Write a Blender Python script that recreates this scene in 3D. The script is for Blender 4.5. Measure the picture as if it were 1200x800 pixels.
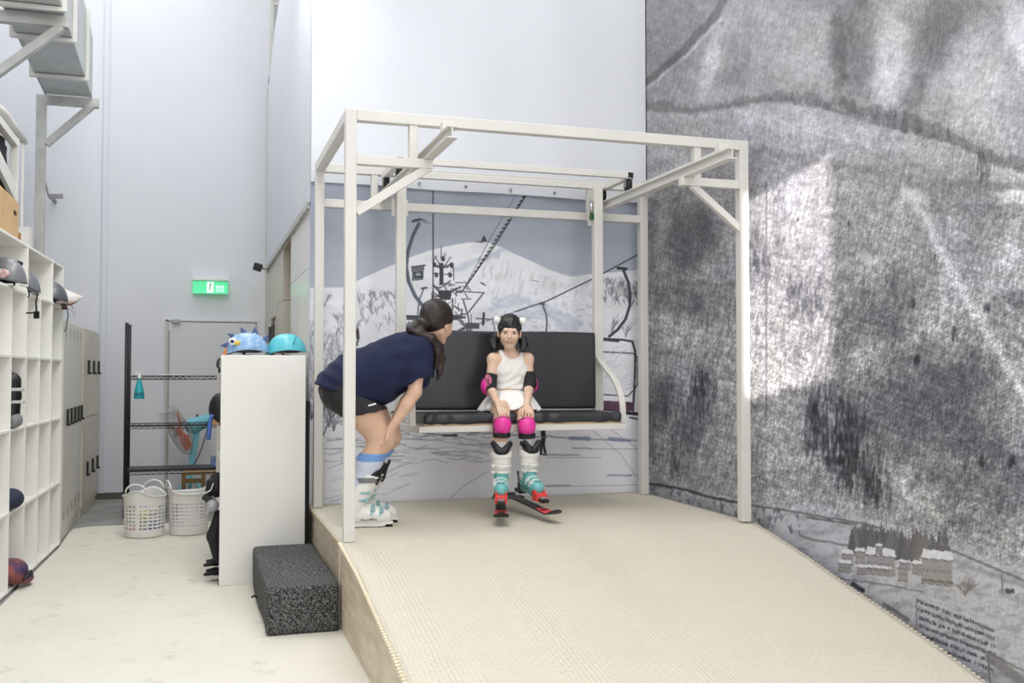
import bpy, bmesh, math, random
import numpy as np
from mathutils import Vector, Matrix

for _o in list(bpy.data.objects):
    bpy.data.objects.remove(_o)
SC = bpy.context.scene
COL = SC.collection
random.seed(7)

# ------------------------------------------------------------------ camera, world, lights, exposure
CAM = np.array([-.8366, -5.681, 1.471]); YAW, PITCH, FPX = .3089, .0332, 1155.1
cam_data = bpy.data.cameras.new('camera')
cam_data.sensor_width = 36; cam_data.lens = FPX / 1200 * 36
cam_data.clip_end = 200; cam_data.clip_start = .05
cam = bpy.data.objects.new('camera', cam_data); COL.objects.link(cam)
cam.location = CAM; cam.rotation_euler = (math.pi / 2 + PITCH, 0, -YAW)
SC.camera = cam

world = bpy.data.worlds.new('world'); SC.world = world; world.use_nodes = True
world.node_tree.nodes['Background'].inputs[0].default_value = (.75, .85, 1, 1)
world.node_tree.nodes['Background'].inputs[1].default_value = 1.0

def area_light(name, loc, sx, sy, power, rot=(0, 0, 0), col=(1, 1, 1)):
    l = bpy.data.lights.new(name, 'AREA'); l.shape = 'RECTANGLE'; l.size = sx; l.size_y = sy
    l.energy = power; l.color = col
    o = bpy.data.objects.new(name, l); COL.objects.link(o); o.location = loc; o.rotation_euler = rot
    return o
# diffusing roof panels of the hall, high above the ramp
area_light('roof_light', (.6, -3.6, 7.3), 4.8, 7.0, 325, col=(1, .985, .965))
area_light('roof_light', (-1.4, 3.6, 7.3), 2.6, 5.4, 165, col=(.98, .99, 1))
area_light('front_fill', (-.2, -7.7, 3.0), 4.5, 3.6, 50, rot=(math.radians(84), 0, 0), col=(1, .99, .97))  # unseen fill lamp added before the closed front wall, brightens camera-facing sides
area_light('side_fill', (2.62, -5.9, 2.7), 3.0, 3.0, 120, rot=(0, math.radians(82), math.radians(-28)), col=(1, .99, .98))  # fill lamp added at the right wall to brighten the cubby fronts
area_light('aisle_fill', (-.35, .9, 5.0), .5, 3.2, 48, rot=(0, math.radians(32), 0), col=(1, .995, .98))  # added lamp above the view, tilted to lift the cubby shelf
sun_data = bpy.data.lights.new('sun', 'SUN'); sun_data.energy = 10; sun_data.angle = .007
sun_data.color = (1, .93, .9)
sun = bpy.data.objects.new('sun', sun_data); COL.objects.link(sun)
SUN_DIR = Vector((.40, .88, -.13)).normalized()
sun.rotation_euler = SUN_DIR.to_track_quat('-Z', 'Y').to_euler()
sun.location = (-3, -9, 6)

SC.view_settings.view_transform = 'Standard'; SC.view_settings.look = 'None'
SC.view_settings.gamma = 1; SC.view_settings.use_curve_mapping = False
SC.view_settings.exposure = -0.04

# ------------------------------------------------------------------ measuring helper: a pixel of the 1200x800 photo -> a point on a plane
_cy, _sy = math.cos(YAW), math.sin(YAW)
FWD = np.array([_sy * math.cos(PITCH), _cy * math.cos(PITCH), math.sin(PITCH)])
RGT = np.array([_cy, -_sy, 0.]); UPV = np.cross(RGT, FWD)
def at(px, py, y=None, x=None, z=None):
    d = FWD + RGT * (px - 600) / FPX + UPV * (400 - py) / FPX
    ax, v = (0, x) if x is not None else (1, y) if y is not None else (2, z)
    return CAM + d * (v - CAM[ax]) / d[ax]
def to_print(P):
    """where points of a printed banner sit in the photo's measuring frame (used once, to lay the print out)"""
    d = P - CAM; zz = d @ FWD
    return 600 + FPX * (d @ RGT) / zz, 400 - FPX * (d @ UPV) / zz

# ------------------------------------------------------------------ materials
def lin(c):
    c = np.asarray(c, float) / 255
    return np.where(c <= .04045, c / 12.92, ((c + .055) / 1.055) ** 2.4)
_M = {}
def mat(name, rgb, rough=.5, metal=0., var=0., vscale=8., bump=0., bscale=60., bdist=.003, rgb2=None, coat=0., trans=0., emit=0., stretch=None, sheen=0., alpha=1.):
    if name in _M: return _M[name]
    m = bpy.data.materials.new(name); m.use_nodes = True
    nt = m.node_tree; b = nt.nodes['Principled BSDF']; L = nt.links.new
    c = tuple(lin(rgb)) + (1,)
    b.inputs['Base Color'].default_value = c
    b.inputs['Roughness'].default_value = rough; b.inputs['Metallic'].default_value = metal
    b.inputs['Coat Weight'].default_value = coat; b.inputs['Transmission Weight'].default_value = trans
    b.inputs['Sheen Weight'].default_value = sheen
    tc = nt.nodes.new('ShaderNodeTexCoord'); src = tc.outputs['Object']
    if stretch:
        mp = nt.nodes.new('ShaderNodeMapping'); mp.inputs['Scale'].default_value = stretch
        L(src, mp.inputs[0]); src = mp.outputs[0]
    if var > 0 or rgb2 is not None:
        n = nt.nodes.new('ShaderNodeTexNoise'); n.inputs['Scale'].default_value = vscale; n.inputs['Detail'].default_value = 5
        L(src, n.inputs['Vector'])
        r = nt.nodes.new('ShaderNodeValToRGB')
        r.color_ramp.elements[0].position = .35; r.color_ramp.elements[1].position = .65
        if rgb2 is None:
            r.color_ramp.elements[0].color = tuple(np.array(c[:3]) * (1 - var)) + (1,)
            r.color_ramp.elements[1].color = tuple(np.minimum(1, np.array(c[:3]) * (1 + var))) + (1,)
        else:
            r.color_ramp.elements[0].color = c; r.color_ramp.elements[1].color = tuple(lin(rgb2)) + (1,)
        L(n.outputs['Fac'], r.inputs[0]); L(r.outputs[0], b.inputs['Base Color'])
        if emit: L(r.outputs[0], b.inputs['Emission Color'])
    if emit:
        b.inputs['Emission Strength'].default_value = emit; b.inputs['Emission Color'].default_value = c
    if bump > 0:
        n2 = nt.nodes.new('ShaderNodeTexNoise'); n2.inputs['Scale'].default_value = bscale; n2.inputs['Detail'].default_value = 4
        L(src, n2.inputs['Vector'])
        bp = nt.nodes.new('ShaderNodeBump'); bp.inputs['Strength'].default_value = bump; bp.inputs['Distance'].default_value = bdist
        L(n2.outputs['Fac'], bp.inputs['Height']); L(bp.outputs[0], b.inputs['Normal'])
    _M[name] = m
    return m

# ------------------------------------------------------------------ object helpers
def wloc(o):
    v = np.zeros(3)
    while o is not None:
        v += np.array(o.location); o = o.parent
    return v
def tag(o, label=None, cat=None, group=None, kind=None):
    if label: o['label'] = label
    if cat: o['category'] = cat
    if group: o['group'] = group
    if kind: o['kind'] = kind
    return o
def thing(name, label, cat, loc=(0, 0, 0), rotz=0., group=None):
    o = bpy.data.objects.new(name, None); COL.objects.link(o)
    o.empty_display_size = .1
    o.location = [float(v) for v in loc]; o.rotation_euler = (0, 0, rotz)
    return tag(o, label, cat, group)
def dup(root, loc, rotz=None, label=None, name=None):
    r = root.copy(); COL.objects.link(r); r.location = [float(v) for v in loc]
    if rotz is not None: r.rotation_euler = (0, 0, rotz)
    if label: r['label'] = label
    for ch in list(root.children):
        c = ch.copy(); COL.objects.link(c); c.parent = r
        for g in list(ch.children):
            d = g.copy(); COL.objects.link(d); d.parent = c
    return r

class MB:
    """collects shapes and links them as ONE mesh object"""
    def __init__(s): s.v = []; s.f = []; s.sm = []; s.n = 0
    def add(s, V, F, smooth=False):
        V = np.asarray(V, float).reshape(-1, 3); s.v.append(V)
        s.f += [tuple(int(i) + s.n for i in f) for f in F]; s.sm += [smooth] * len(F); s.n += len(V)
        return s
    def box(s, c, size, R=None):
        h = np.array(size, float) / 2
        V = np.array([[x, y, z] for x in (-1, 1) for y in (-1, 1) for z in (-1, 1)]) * h
        if R is not None: V = V @ np.array(R).T
        return s.add(V + np.array(c, float), [(0, 1, 3, 2), (4, 6, 7, 5), (0, 4, 5, 1), (2, 3, 7, 6), (0, 2, 6, 4), (1, 5, 7, 3)])
    def bx(s, x0, x1, y0, y1, z0, z1): return s.box(((x0 + x1) / 2, (y0 + y1) / 2, (z0 + z1) / 2), (x1 - x0, y1 - y0, z1 - z0))
    def bar(s, a, b, w, h, up=(0, 0, 1)):
        a = np.array(a, float); b = np.array(b, float); d = b - a; L = np.linalg.norm(d); d /= L
        up = np.array(up, float); sd = np.cross(d, up)
        if np.linalg.norm(sd) < 1e-4: sd = np.cross(d, [1, 0, 0])
        sd /= np.linalg.norm(sd); u = np.cross(sd, d)
        return s.box((a + b) / 2, (L, w, h), np.array([d, sd, u]).T)
    def tube(s, pts, r, n=10, closed=False, cap=True, flat=None):
        P = np.array(pts, float); m = len(P); rr = np.full(m, r, float) if np.isscalar(r) else np.array(r, float)
        T = np.zeros_like(P)
        for i in range(m):
            a = P[i - 1] if (i > 0 or closed) else P[i]; b = P[(i + 1) % m] if (i < m - 1 or closed) else P[i]
            T[i] = (b - a) / (np.linalg.norm(b - a) + 1e-12)
        u = np.cross(T[0], [0, 0, 1.])
        if np.linalg.norm(u) < 1e-3: u = np.cross(T[0], [1., 0, 0])
        u /= np.linalg.norm(u); V = []
        for i in range(m):
            u = u - T[i] * (u @ T[i]); u /= np.linalg.norm(u) + 1e-12
            w = np.cross(T[i], u)
            for k in range(n):
                a = 2 * math.pi * k / n
                V.append(P[i] + rr[i] * (math.cos(a) * u + (flat or 1) * math.sin(a) * w))
        F = []
        for i in range(m if closed else m - 1):
            j = (i + 1) % m
            for k in range(n):
                F.append((i * n + k, i * n + (k + 1) % n, j * n + (k + 1) % n, j * n + k))
        if cap and not closed:
            F.append(tuple(range(n))[::-1]); F.append(tuple((m - 1) * n + k for k in range(n)))
        return s.add(V, F, True)
    def cyl(s, a, b, r, r2=None, n=20): return s.tube([a, b], [r, r if r2 is None else r2], n)
    def lathe(s, prof, c, n=28, R=None, closed=False):
        V = []; m = len(prof)
        for (r, z) in prof:
            for k in range(n):
                a = 2 * math.pi * k / n; V.append((r * math.cos(a), r * math.sin(a), z))
        V = np.array(V)
        if R is not None: V = V @ np.array(R).T
        F = []
        for i in range(m - 1):
            for k in range(n): F.append((i * n + k, i * n + (k + 1) % n, (i + 1) * n + (k + 1) % n, (i + 1) * n + k))
        if prof[0][0] > 1e-6: F.append(tuple(range(n))[::-1])
        if prof[-1][0] > 1e-6: F.append(tuple((m - 1) * n + k for k in range(n)))
        return s.add(V + np.array(c, float), F, True)
    def prism(s, poly, ext):
        P = np.array(poly, float); n = len(P); Q = P + np.array(ext, float)
        F = [tuple(range(n)), tuple(range(n, 2 * n))[::-1]] + [(i, n + i, n + (i + 1) % n, (i + 1) % n) for i in range(n)]
        return s.add(np.vstack([P, Q]), F)
    def ribbon(s, pts, w, t, side):
        """flat strap following pts; side = direction(s) of its width"""
        P = np.array(pts, float); m = len(P); S = np.array(side, float)
        if S.ndim == 1: S = np.tile(S, (m, 1))
        V = []; F = []
        for i in range(m):
            T = P[min(i + 1, m - 1)] - P[max(i - 1, 0)]; T /= np.linalg.norm(T) + 1e-12
            sd = S[i] - T * (S[i] @ T); sd /= np.linalg.norm(sd) + 1e-12; nn = np.cross(T, sd)
            for a, b in ((-1, -1), (1, -1), (1, 1), (-1, 1)): V.append(P[i] + sd * a * w / 2 + nn * b * t / 2)
        for i in range(m - 1):
            for k in range(4): F.append((i * 4 + k, i * 4 + (k + 1) % 4, i * 4 + 4 + (k + 1) % 4, i * 4 + 4 + k))
        F.append((3, 2, 1, 0)); F.append(tuple((m - 1) * 4 + k for k in range(4)))
        return s.add(V, F)
    def sphere(s, c, r, n=16, m=10):
        r = np.array([r] * 3 if np.isscalar(r) else r, float)
        V = [(0, 0, 1)]; F = []
        for i in range(1, m):
            t = math.pi * i / m
            for k in range(n): V.append((math.sin(t) * math.cos(2 * math.pi * k / n), math.sin(t) * math.sin(2 * math.pi * k / n), math.cos(t)))
        V.append((0, 0, -1))
        for k in range(n): F.append((0, 1 + k, 1 + (k + 1) % n))
        for i in range(m - 2):
            for k in range(n): F.append((1 + i * n + k, 1 + (i + 1) * n + k, 1 + (i + 1) * n + (k + 1) % n, 1 + i * n + (k + 1) % n))
        e = len(V) - 1
        for k in range(n): F.append((e, 1 + (m - 2) * n + (k + 1) % n, 1 + (m - 2) * n + k))
        return s.add(np.array(V) * r + np.array(c, float), F, True)
    def build(s, name, material, parent=None, bevel=0., local=False, kind=None, label=None, xf=None):
        V = np.vstack(s.v)
        if xf is not None: V = V @ np.array(xf[0]).T + np.array(xf[1])
        if parent is not None and not local: V = V - wloc(parent)
        me = bpy.data.meshes.new(name); me.from_pydata(V.tolist(), [], s.f)
        me.polygons.foreach_set('use_smooth', s.sm)
        bm = bmesh.new(); bm.from_mesh(me)
        bmesh.ops.recalc_face_normals(bm, faces=bm.faces)
        if bevel:
            es = [e for e in bm.edges if len(e.link_faces) == 2 and e.calc_face_angle(0) > .6]
            bmesh.ops.bevel(bm, geom=es, offset=bevel, segments=2, profile=.5, affect='EDGES', clamp_overlap=True)
        bm.to_mesh(me); bm.free()
        ms = material if isinstance(material, (list, tuple)) else [material]
        for m in ms: me.materials.append(m)
        o = bpy.data.objects.new(name, me); COL.objects.link(o)
        if parent is not None: o.parent = parent
        if kind: o['kind'] = kind
        if label: o['label'] = label
        return o

# ------------------------------------------------------------------ soft-shape kit: distance fields turned into one continuous surface
class SDF:
    def __init__(s, lo, hi, h):
        s.lo = np.array(lo, float); s.h = h
        s.n = np.ceil((np.array(hi) - s.lo) / h).astype(int) + 1
        s.F = np.full(s.n, 1., np.float32)
    def _blk(s, lo, hi):
        a = np.clip(np.floor((np.array(lo) - s.lo) / s.h).astype(int), 0, s.n - 1)
        b = np.clip(np.ceil((np.array(hi) - s.lo) / s.h).astype(int) + 1, 1, s.n)
        sl = tuple(slice(i, j) for i, j in zip(a, b))
        g = [(s.lo[k] + s.h * np.arange(a[k], b[k])).astype(np.float32) for k in range(3)]
        return sl, g[0][:, None, None], g[1][None, :, None], g[2][None, None, :]
    def _un(s, sl, d, k):
        F = s.F[sl]
        if k > 0:
            hh = np.maximum(k - np.abs(F - d), 0) / k
            s.F[sl] = np.minimum(F, d) - hh * hh * k * .25
        else: s.F[sl] = np.minimum(F, d)
    def cone(s, a, b, ra, rb, k=.02, sc=None):
        a = np.array(a, float); b = np.array(b, float); R = max(ra, rb) + max(k, 0) + 3 * s.h
        if R < .03: R += .01
        lo = np.minimum(a, b) - R; hi = np.maximum(a, b) + R
        sl, X, Y, Z = s._blk(lo, hi); d = b - a; L2 = float(d @ d) + 1e-12
        t = np.clip(((X - a[0]) * d[0] + (Y - a[1]) * d[1] + (Z - a[2]) * d[2]) / L2, 0, 1)
        D = np.sqrt((X - a[0] - t * d[0]) ** 2 + (Y - a[1] - t * d[1]) ** 2 + (Z - a[2] - t * d[2]) ** 2) - (ra + (rb - ra) * t)
        s._un(sl, D, k); return s
    def chain(s, pts, rs, k=.02):
        for i in range(len(pts) - 1): s.cone(pts[i], pts[i + 1], rs[i], rs[i + 1], k)
        return s
    def ell(s, c, r, k=.02, R=None):
        c = np.array(c, float); r = np.array(r, float); M = max(r) + k + 3 * s.h
        sl, X, Y, Z = s._blk(c - M, c + M); A = X - c[0]; B = Y - c[1]; Cc = Z - c[2]
        if R is not None:
            R = np.array(R, float)      # rows = local axes
            A, B, Cc = (R[i][0] * A + R[i][1] * B + R[i][2] * Cc for i in range(3))
        q = np.sqrt((A / r[0]) ** 2 + (B / r[1]) ** 2 + (Cc / r[2]) ** 2)
        q2 = np.sqrt((A / r[0] ** 2) ** 2 + (B / r[1] ** 2) ** 2 + (Cc / r[2] ** 2) ** 2) + 1e-6
        s._un(sl, q * (q - 1) / q2, k); return s
    def rbox(s, c, half, rad, k=0., R=None):
        c = np.array(c, float); hf = np.array(half, float) - rad; M = np.linalg.norm(half) + k + 3 * s.h
        sl, X, Y, Z = s._blk(c - M, c + M); A = X - c[0]; B = Y - c[1]; Cc = Z - c[2]
        if R is not None:
            R = np.array(R, float); A, B, Cc = (R[i][0] * A + R[i][1] * B + R[i][2] * Cc for i in range(3))
        qa = np.abs(A) - hf[0]; qb = np.abs(B) - hf[1]; qc = np.abs(Cc) - hf[2]
        D = np.sqrt(np.maximum(qa, 0) ** 2 + np.maximum(qb, 0) ** 2 + np.maximum(qc, 0) ** 2) + np.minimum(np.maximum(np.maximum(qa, qb), qc), 0) - rad
        s._un(sl, D, k); return s
    def grid(s): return s._blk(s.lo, s.lo + s.h * s.n)[1:]
    def cut(s, p, nrm, k=0.):
        """keep the side nrm points away from"""
        X, Y, Z = s.grid(); nrm = np.array(nrm, float); nrm /= np.linalg.norm(nrm)
        D = (X - p[0]) * nrm[0] + (Y - p[1]) * nrm[1] + (Z - p[2]) * nrm[2]
        s.F = np.maximum(s.F, D.astype(np.float32)); return s
    def sub(s, other_F, off=0.):
        s.F = np.maximum(s.F, -(other_F + off)); return s
    def displace(s, fn):
        X, Y, Z = s.grid(); s.F = s.F + fn(X, Y, Z).astype(np.float32); return s
    def mesh(s, relax=1):
        F = s.F; ins = F < 0
        c = [ins[i:ins.shape[0] - 1 + i, j:ins.shape[1] - 1 + j, k:ins.shape[2] - 1 + k] for i in (0, 1) for j in (0, 1) for k in (0, 1)]
        tot = sum(a.astype(np.int8) for a in c); act = np.argwhere((tot > 0) & (tot < 8))
        idx = np.full(tot.shape, -1, np.int32); idx[tuple(act.T)] = np.arange(len(act))
        val = {}
        for i in (0, 1):
            for j in (0, 1):
                for k in (0, 1): val[i, j, k] = F[act[:, 0] + i, act[:, 1] + j, act[:, 2] + k]
        acc = np.zeros((len(act), 3)); cnt = np.zeros(len(act))
        cs = [(i, j, k) for i in (0, 1) for j in (0, 1) for k in (0, 1)]
        for p in cs:
            for ax in range(3):
                if p[ax] == 0:
                    q = list(p); q[ax] = 1; q = tuple(q); f0, f1 = val[p], val[q]; m = (f0 < 0) != (f1 < 0)
                    t = np.where(m, f0 / np.where(m, f0 - f1, 1), 0)
                    pos = np.tile(np.array(p, float), (len(act), 1)); pos[:, ax] = t
                    acc += pos * m[:, None]; cnt += m
        V = s.lo + s.h * (act + acc / cnt[:, None]); Q = []
        for ax in range(3):
            o = [a for a in range(3) if a != ax]
            sl0 = [slice(1, -1)] * 3; sl1 = [slice(1, -1)] * 3; sl0[ax] = slice(0, -1); sl1[ax] = slice(1, None)
            A = ins[tuple(sl0)]; B = ins[tuple(sl1)]; E = np.argwhere(A != B)
            if not len(E): continue
            flip = A[tuple(E.T)]; base = E.copy()
            for a in o: base[:, a] += 1
            def cell(d0, d1):
                q = base.copy(); q[:, o[0]] += d0; q[:, o[1]] += d1; return idx[tuple(q.T)]
            quad = np.stack([cell(-1, -1), cell(0, -1), cell(0, 0), cell(-1, 0)], 1)
            if ax == 1: flip = ~flip
            quad[~flip] = quad[~flip][:, ::-1]; Q.append(quad)
        Q = np.vstack(Q); Q = Q[(Q >= 0).all(1)]
        for _ in range(relax):
            S = np.zeros_like(V); N = np.zeros(len(V))
            for a in range(4):
                for b in ((a + 1) % 4, (a - 1) % 4):
                    np.add.at(S, Q[:, a], V[Q[:, b]]); np.add.at(N, Q[:, a], 1)
            V = V * .5 + S / np.maximum(N, 1)[:, None] * .5
        return V, Q
    def build(s, name, material, parent=None, relax=1, local=False, color=None, xf=None, label=None):
        V, Q = s.mesh(relax)
        C = color(V) if color is not None else None
        if xf is not None: V = V @ np.array(xf[0]).T + np.array(xf[1])
        if parent is not None and not local: V = V - wloc(parent)
        o = raw_mesh(name, V, Q, material, parent, C)
        if label: o['label'] = label
        return o
def raw_mesh(name, V, Q, material, parent=None, C=None, smooth=True):
    me = bpy.data.meshes.new(name); nq = len(Q); w = Q.shape[1]
    me.vertices.add(len(V)); me.vertices.foreach_set('co', np.asarray(V, np.float32).ravel())
    me.loops.add(nq * w); me.loops.foreach_set('vertex_index', np.asarray(Q, np.int32).ravel())
    me.polygons.add(nq); me.polygons.foreach_set('loop_start', np.arange(0, nq * w, w, dtype=np.int32))
    me.polygons.foreach_set('use_smooth', np.full(nq, smooth))
    me.update(calc_edges=True); me.validate()
    if C is not None:
        a = me.color_attributes.new('Col', 'FLOAT_COLOR', 'POINT')
        a.data.foreach_set('color', np.hstack([C, np.ones((len(C), 1))]).astype(np.float32).ravel())
    me.materials.append(material)
    o = bpy.data.objects.new(name, me); COL.objects.link(o)
    if parent is not None: o.parent = parent
    return o
def col_mat(name, rough=.6, bump=0., bscale=80., bdist=.002, mulvar=0., mscale=50., stretch=None, sub=0.):
    """material that reads the print / dye stored on the surface"""
    m = bpy.data.materials.new(name); m.use_nodes = True; nt = m.node_tree; b = nt.nodes['Principled BSDF']; L = nt.links.new
    a = nt.nodes.new('ShaderNodeVertexColor'); a.layer_name = 'Col'; out = a.outputs[0]
    tc = nt.nodes.new('ShaderNodeTexCoord'); src = tc.outputs['Object']
    if stretch:
        mp = nt.nodes.new('ShaderNodeMapping'); mp.inputs['Scale'].default_value = stretch; L(src, mp.inputs[0]); src = mp.outputs[0]
    if mulvar:
        n = nt.nodes.new('ShaderNodeTexNoise'); n.inputs['Scale'].default_value = mscale; n.inputs['Detail'].default_value = 3; L(src, n.inputs['Vector'])
        r = nt.nodes.new('ShaderNodeValToRGB'); r.color_ramp.elements[0].position = .3; r.color_ramp.elements[1].position = .7
        r.color_ramp.elements[0].color = (1 - mulvar,) * 3 + (1,); r.color_ramp.elements[1].color = (1 + mulvar,) * 3 + (1,)
        L(n.outputs['Fac'], r.inputs[0]); mx = nt.nodes.new('ShaderNodeMix'); mx.data_type = 'RGBA'; mx.blend_type = 'MULTIPLY'
        mx.inputs[0].default_value = 1; L(out, mx.inputs[6]); L(r.outputs[0], mx.inputs[7]); out = mx.outputs[2]
    L(out, b.inputs['Base Color']); b.inputs['Roughness'].default_value = rough
    if sub:
        b.inputs['Subsurface Weight'].default_value = sub; b.inputs['Subsurface Scale'].default_value = .01
        b.inputs['Subsurface Radius'].default_value = (1, .35, .2)
    if bump:
        n2 = nt.nodes.new('ShaderNodeTexNoise'); n2.inputs['Scale'].default_value = bscale; L(src, n2.inputs['Vector'])
        bp = nt.nodes.new('ShaderNodeBump'); bp.inputs['Strength'].default_value = bump; bp.inputs['Distance'].default_value = bdist
        L(n2.outputs['Fac'], bp.inputs['Height']); L(bp.outputs[0], b.inputs['Normal'])
    return m

# value noise for prints, folds and strands
def vnoise(x, y, seed=0):
    rs = np.random.RandomState(seed); T = rs.rand(256, 256).astype(np.float32)
    xi = np.floor(x).astype(int); yi = np.floor(y).astype(int); fx = x - xi; fy = y - yi
    fx = fx * fx * (3 - 2 * fx); fy = fy * fy * (3 - 2 * fy); g = lambda i, j: T[(xi + i) % 256, (yi + j) % 256]
    return ((g(0, 0) * (1 - fx) + g(1, 0) * fx) * (1 - fy) + (g(0, 1) * (1 - fx) + g(1, 1) * fx) * fy) * 2 - 1
def fbm(x, y, seed=0, o=4):
    s = 0; a = 1; t = 0
    for i in range(o): s = s + a * vnoise(x * 2 ** i, y * 2 ** i, seed + i * 13); t += a; a *= .55
    return s / t
# ================================================================== materials in common use
M_FRAME = mat('white_gloss_paint', (215, 213, 207), .35, var=.02, vscale=3)
M_FABRIC = mat('white_tarpaulin', (216, 219, 226), .7, var=.012, vscale=1.2, bump=.25, bscale=1.6, bdist=.05)
M_WALL = mat('pale_wall', (222, 224, 229), .7, var=.015, vscale=1.0, bump=.2, bscale=1.3, bdist=.05)
M_PANEL = mat('white_wall_panel', (222, 220, 214), .22, var=.02, vscale=2)
M_BEIGE = mat('beige_panel', (206, 199, 184), .4, var=.03, vscale=2)
M_CONC = mat('grey_concrete', (150, 149, 146), .7, var=.15, vscale=2.5)
M_ALU = mat('galvanised_steel', (186, 186, 182), .42, metal=.55, var=.12, vscale=6)
M_GREYMETAL = mat('grey_metal', (150, 150, 150), .4, metal=.8)
M_BLACK = mat('black_plastic', (22, 22, 24), .45)
M_RUBBER = mat('black_rubber', (14, 14, 15), .8)
M_CHROME = mat('steel', (190, 190, 190), .25, metal=1)

# ================================================================== the hall
MB().bx(-3.3, 2.8, -8.2, 8.6, -.1, 0).build('floor', M_CONC, kind='structure')
MB().bx(-3.3, 2.8, -8.2, 8.6, 7.6, 7.7).build('ceiling', mat('roof_sheet', (225, 226, 226), .8), kind='structure')
MB().bx(-3.3, -3.2, -8.2, 8.6, 0, 7.6).build('wall_left', M_WALL, kind='structure')
MB().bx(2.72, 2.8, -8.2, 8.6, 0, 7.6).build('wall_right', M_WALL, kind='structure')
MB().bx(-.04, 2.72, 1.80, 1.9, 0, 7.6).build('wall_back', M_FABRIC, kind='structure')
MB().bx(-3.2, 2.72, 6.9, 7.0, 0, 7.6).build('wall_far', M_WALL, kind='structure')
# entrance wall behind the camera with one high window the sun comes through
_c = np.array([2.70, -.26, 2.03]); _t = (-8.05 - _c[1]) / SUN_DIR[1]; _p = _c + np.array(SUN_DIR) * _t
WX, WZ = _p[0], _p[2]; WW, WH = .50, 1.34
w = MB(); y0, y1 = -8.1, -8.0
w.bx(-3.2, WX - WW / 2, y0, y1, 0, 7.6).bx(WX + WW / 2, 2.72, y0, y1, 0, 7.6)
w.bx(WX - WW / 2, WX + WW / 2, y0, y1, 0, WZ - WH / 2).bx(WX - WW / 2, WX + WW / 2, y0, y1, WZ + WH / 2, 7.6)
w.build('wall_front', M_WALL, kind='structure')

# ---- side wall of the changing area: panelled below, white fabric above
sw = MB()
X0 = -.04
for (a, b, z0, z1) in ((1.92, 2.55, 0, 1.45), (2.555, 3.4, 0, 1.45), (1.92, 2.55, 1.455, 2.28), (2.555, 3.4, 1.455, 2.28), (1.92, 3.4, 2.285, 2.74)):
    sw.bx(X0, X0 + .06, a, b, z0, z1)
sw.build('wall_middle', M_PANEL, kind='structure', bevel=.003)
sw2 = MB()
for (a, b, z0, z1) in ((4.25, 5.15, 0, 1.2), (4.25, 5.15, 1.205, 2.2), (4.25, 5.15, 2.205, 2.74), (5.95, 6.9, 0, 2.74), (5.15, 5.95, 2.1, 2.74)):
    sw2.bx(X0, X0 + .5, a, b, z0, z1)
sw2.build('wall_middle', M_BEIGE, kind='structure', bevel=.003)
MB().bx(X0, .9, 3.4, 4.25, 2.70, 2.76).bx(.9, .96, 3.4, 4.25, 0, 2.7).bx(X0 + .06, .9, 3.34, 3.4, 0, 2.7).build('trim_1', mat('beige_soffit', (196, 182, 160), .6), kind='structure')
dr = MB().bx(X0 + .04, X0 + .08, 5.17, 5.93, 0, 2.09).build('door_2', mat('beige_door', (199, 192, 178), .4), kind='structure')
# upper fabric of that wall: pulled in a slant at its far end
fab = MB()
zt = 2.74
fab.prism([(X0 - .005, 1.80, zt), (X0 - .005, 6.55, zt), (X0 - .005, 6.55, 4.95), (X0 - .005, 5.6, 5.35), (X0 - .005, 4.6, 5.5), (X0 - .005, 3.6, 5.9), (X0 - .005, 3.2, 7.6), (X0 - .005, 1.80, 7.6)], (.03, 0, 0))
tag(fab.build('fabric_wall_cover', M_FABRIC), 'white stretched fabric sheet above the panelled side wall', 'fabric sheet')
MB().bar((X0 - .012, 1.80, zt), (X0 - .012, 6.6, zt), .03, .05).build('trim_2', M_ALU, kind='structure')
MB().bar((X0 - .01, 6.58, 2.78), (X0 - .01, 6.58, 4.95), .03, .035, up=(1, 0, 0)).build('trim_3', mat('grey_pipe', (198, 198, 196), .5), kind='structure')
# ladder-like truss up by the far wall
t = thing('ladder_truss', 'white ladder-shaped steel truss high on far wall by fabric edge', 'truss', (.05, 6.78, 5.15))
for xx in (.0, .32):
    MB().bar((xx, 6.78, 5.15), (xx, 6.78, 7.5), .045, .045, up=(0, 1, 0)).build('rail', M_FRAME, t)
for zz in (5.66, 6.08, 6.5, 6.9, 7.3):
    MB().bar((.02, 6.78, zz), (.30, 6.78, zz), .035, .035).build('rung', M_FRAME, t)
MB().cyl((0, 6.7, 5.12), (0, 6.88, 5.12), .035).build('foot_clamp', M_CHROME, t)
# far wall fittings
MB().bx(-1.93, -1.87, 6.87, 6.9, .0, 7.5).build('trim_4', mat('seam_strip', (216, 219, 227), .6), kind='structure')
MB().bx(-3.2, -1.62, 6.86, 6.9, .0, .075).build('baseboard_far', mat('dark_skirting', (92, 88, 82), .6), kind='structure')
d1 = MB().bx(-1.17, -.16, 6.86, 6.9, 0.0, 2.10).build('door_1', mat('white_door', (214, 215, 219), .6, bump=.15, bscale=2, bdist=.03), kind='structure')
MB().bx(-1.205, -1.172, 6.855, 6.9, 0, 2.13).bx(-1.205, -.14, 6.855, 6.9, 2.11, 2.125).build('door_frame', mat('door_trim', (198, 197, 194), .5), d1)
MB().bx(-1.178, -1.158, 6.845, 6.86, .02, 2.0).build('door_seam_strip', mat('brown_grey', (166, 162, 154), .5), d1)
MB().bar((-1.27, 6.83, 1.03), (-1.06, 6.83, 1.03), .015, .02).bar((-1.27, 6.83, 1.47), (-1.0, 6.83, 1.47), .012, .015).build('door_bolt', M_CHROME, d1)
MB().bx(-1.13, -1.04, 6.82, 6.86, 2.09, 2.13).build('door_closer', M_GREYMETAL, d1)

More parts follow.
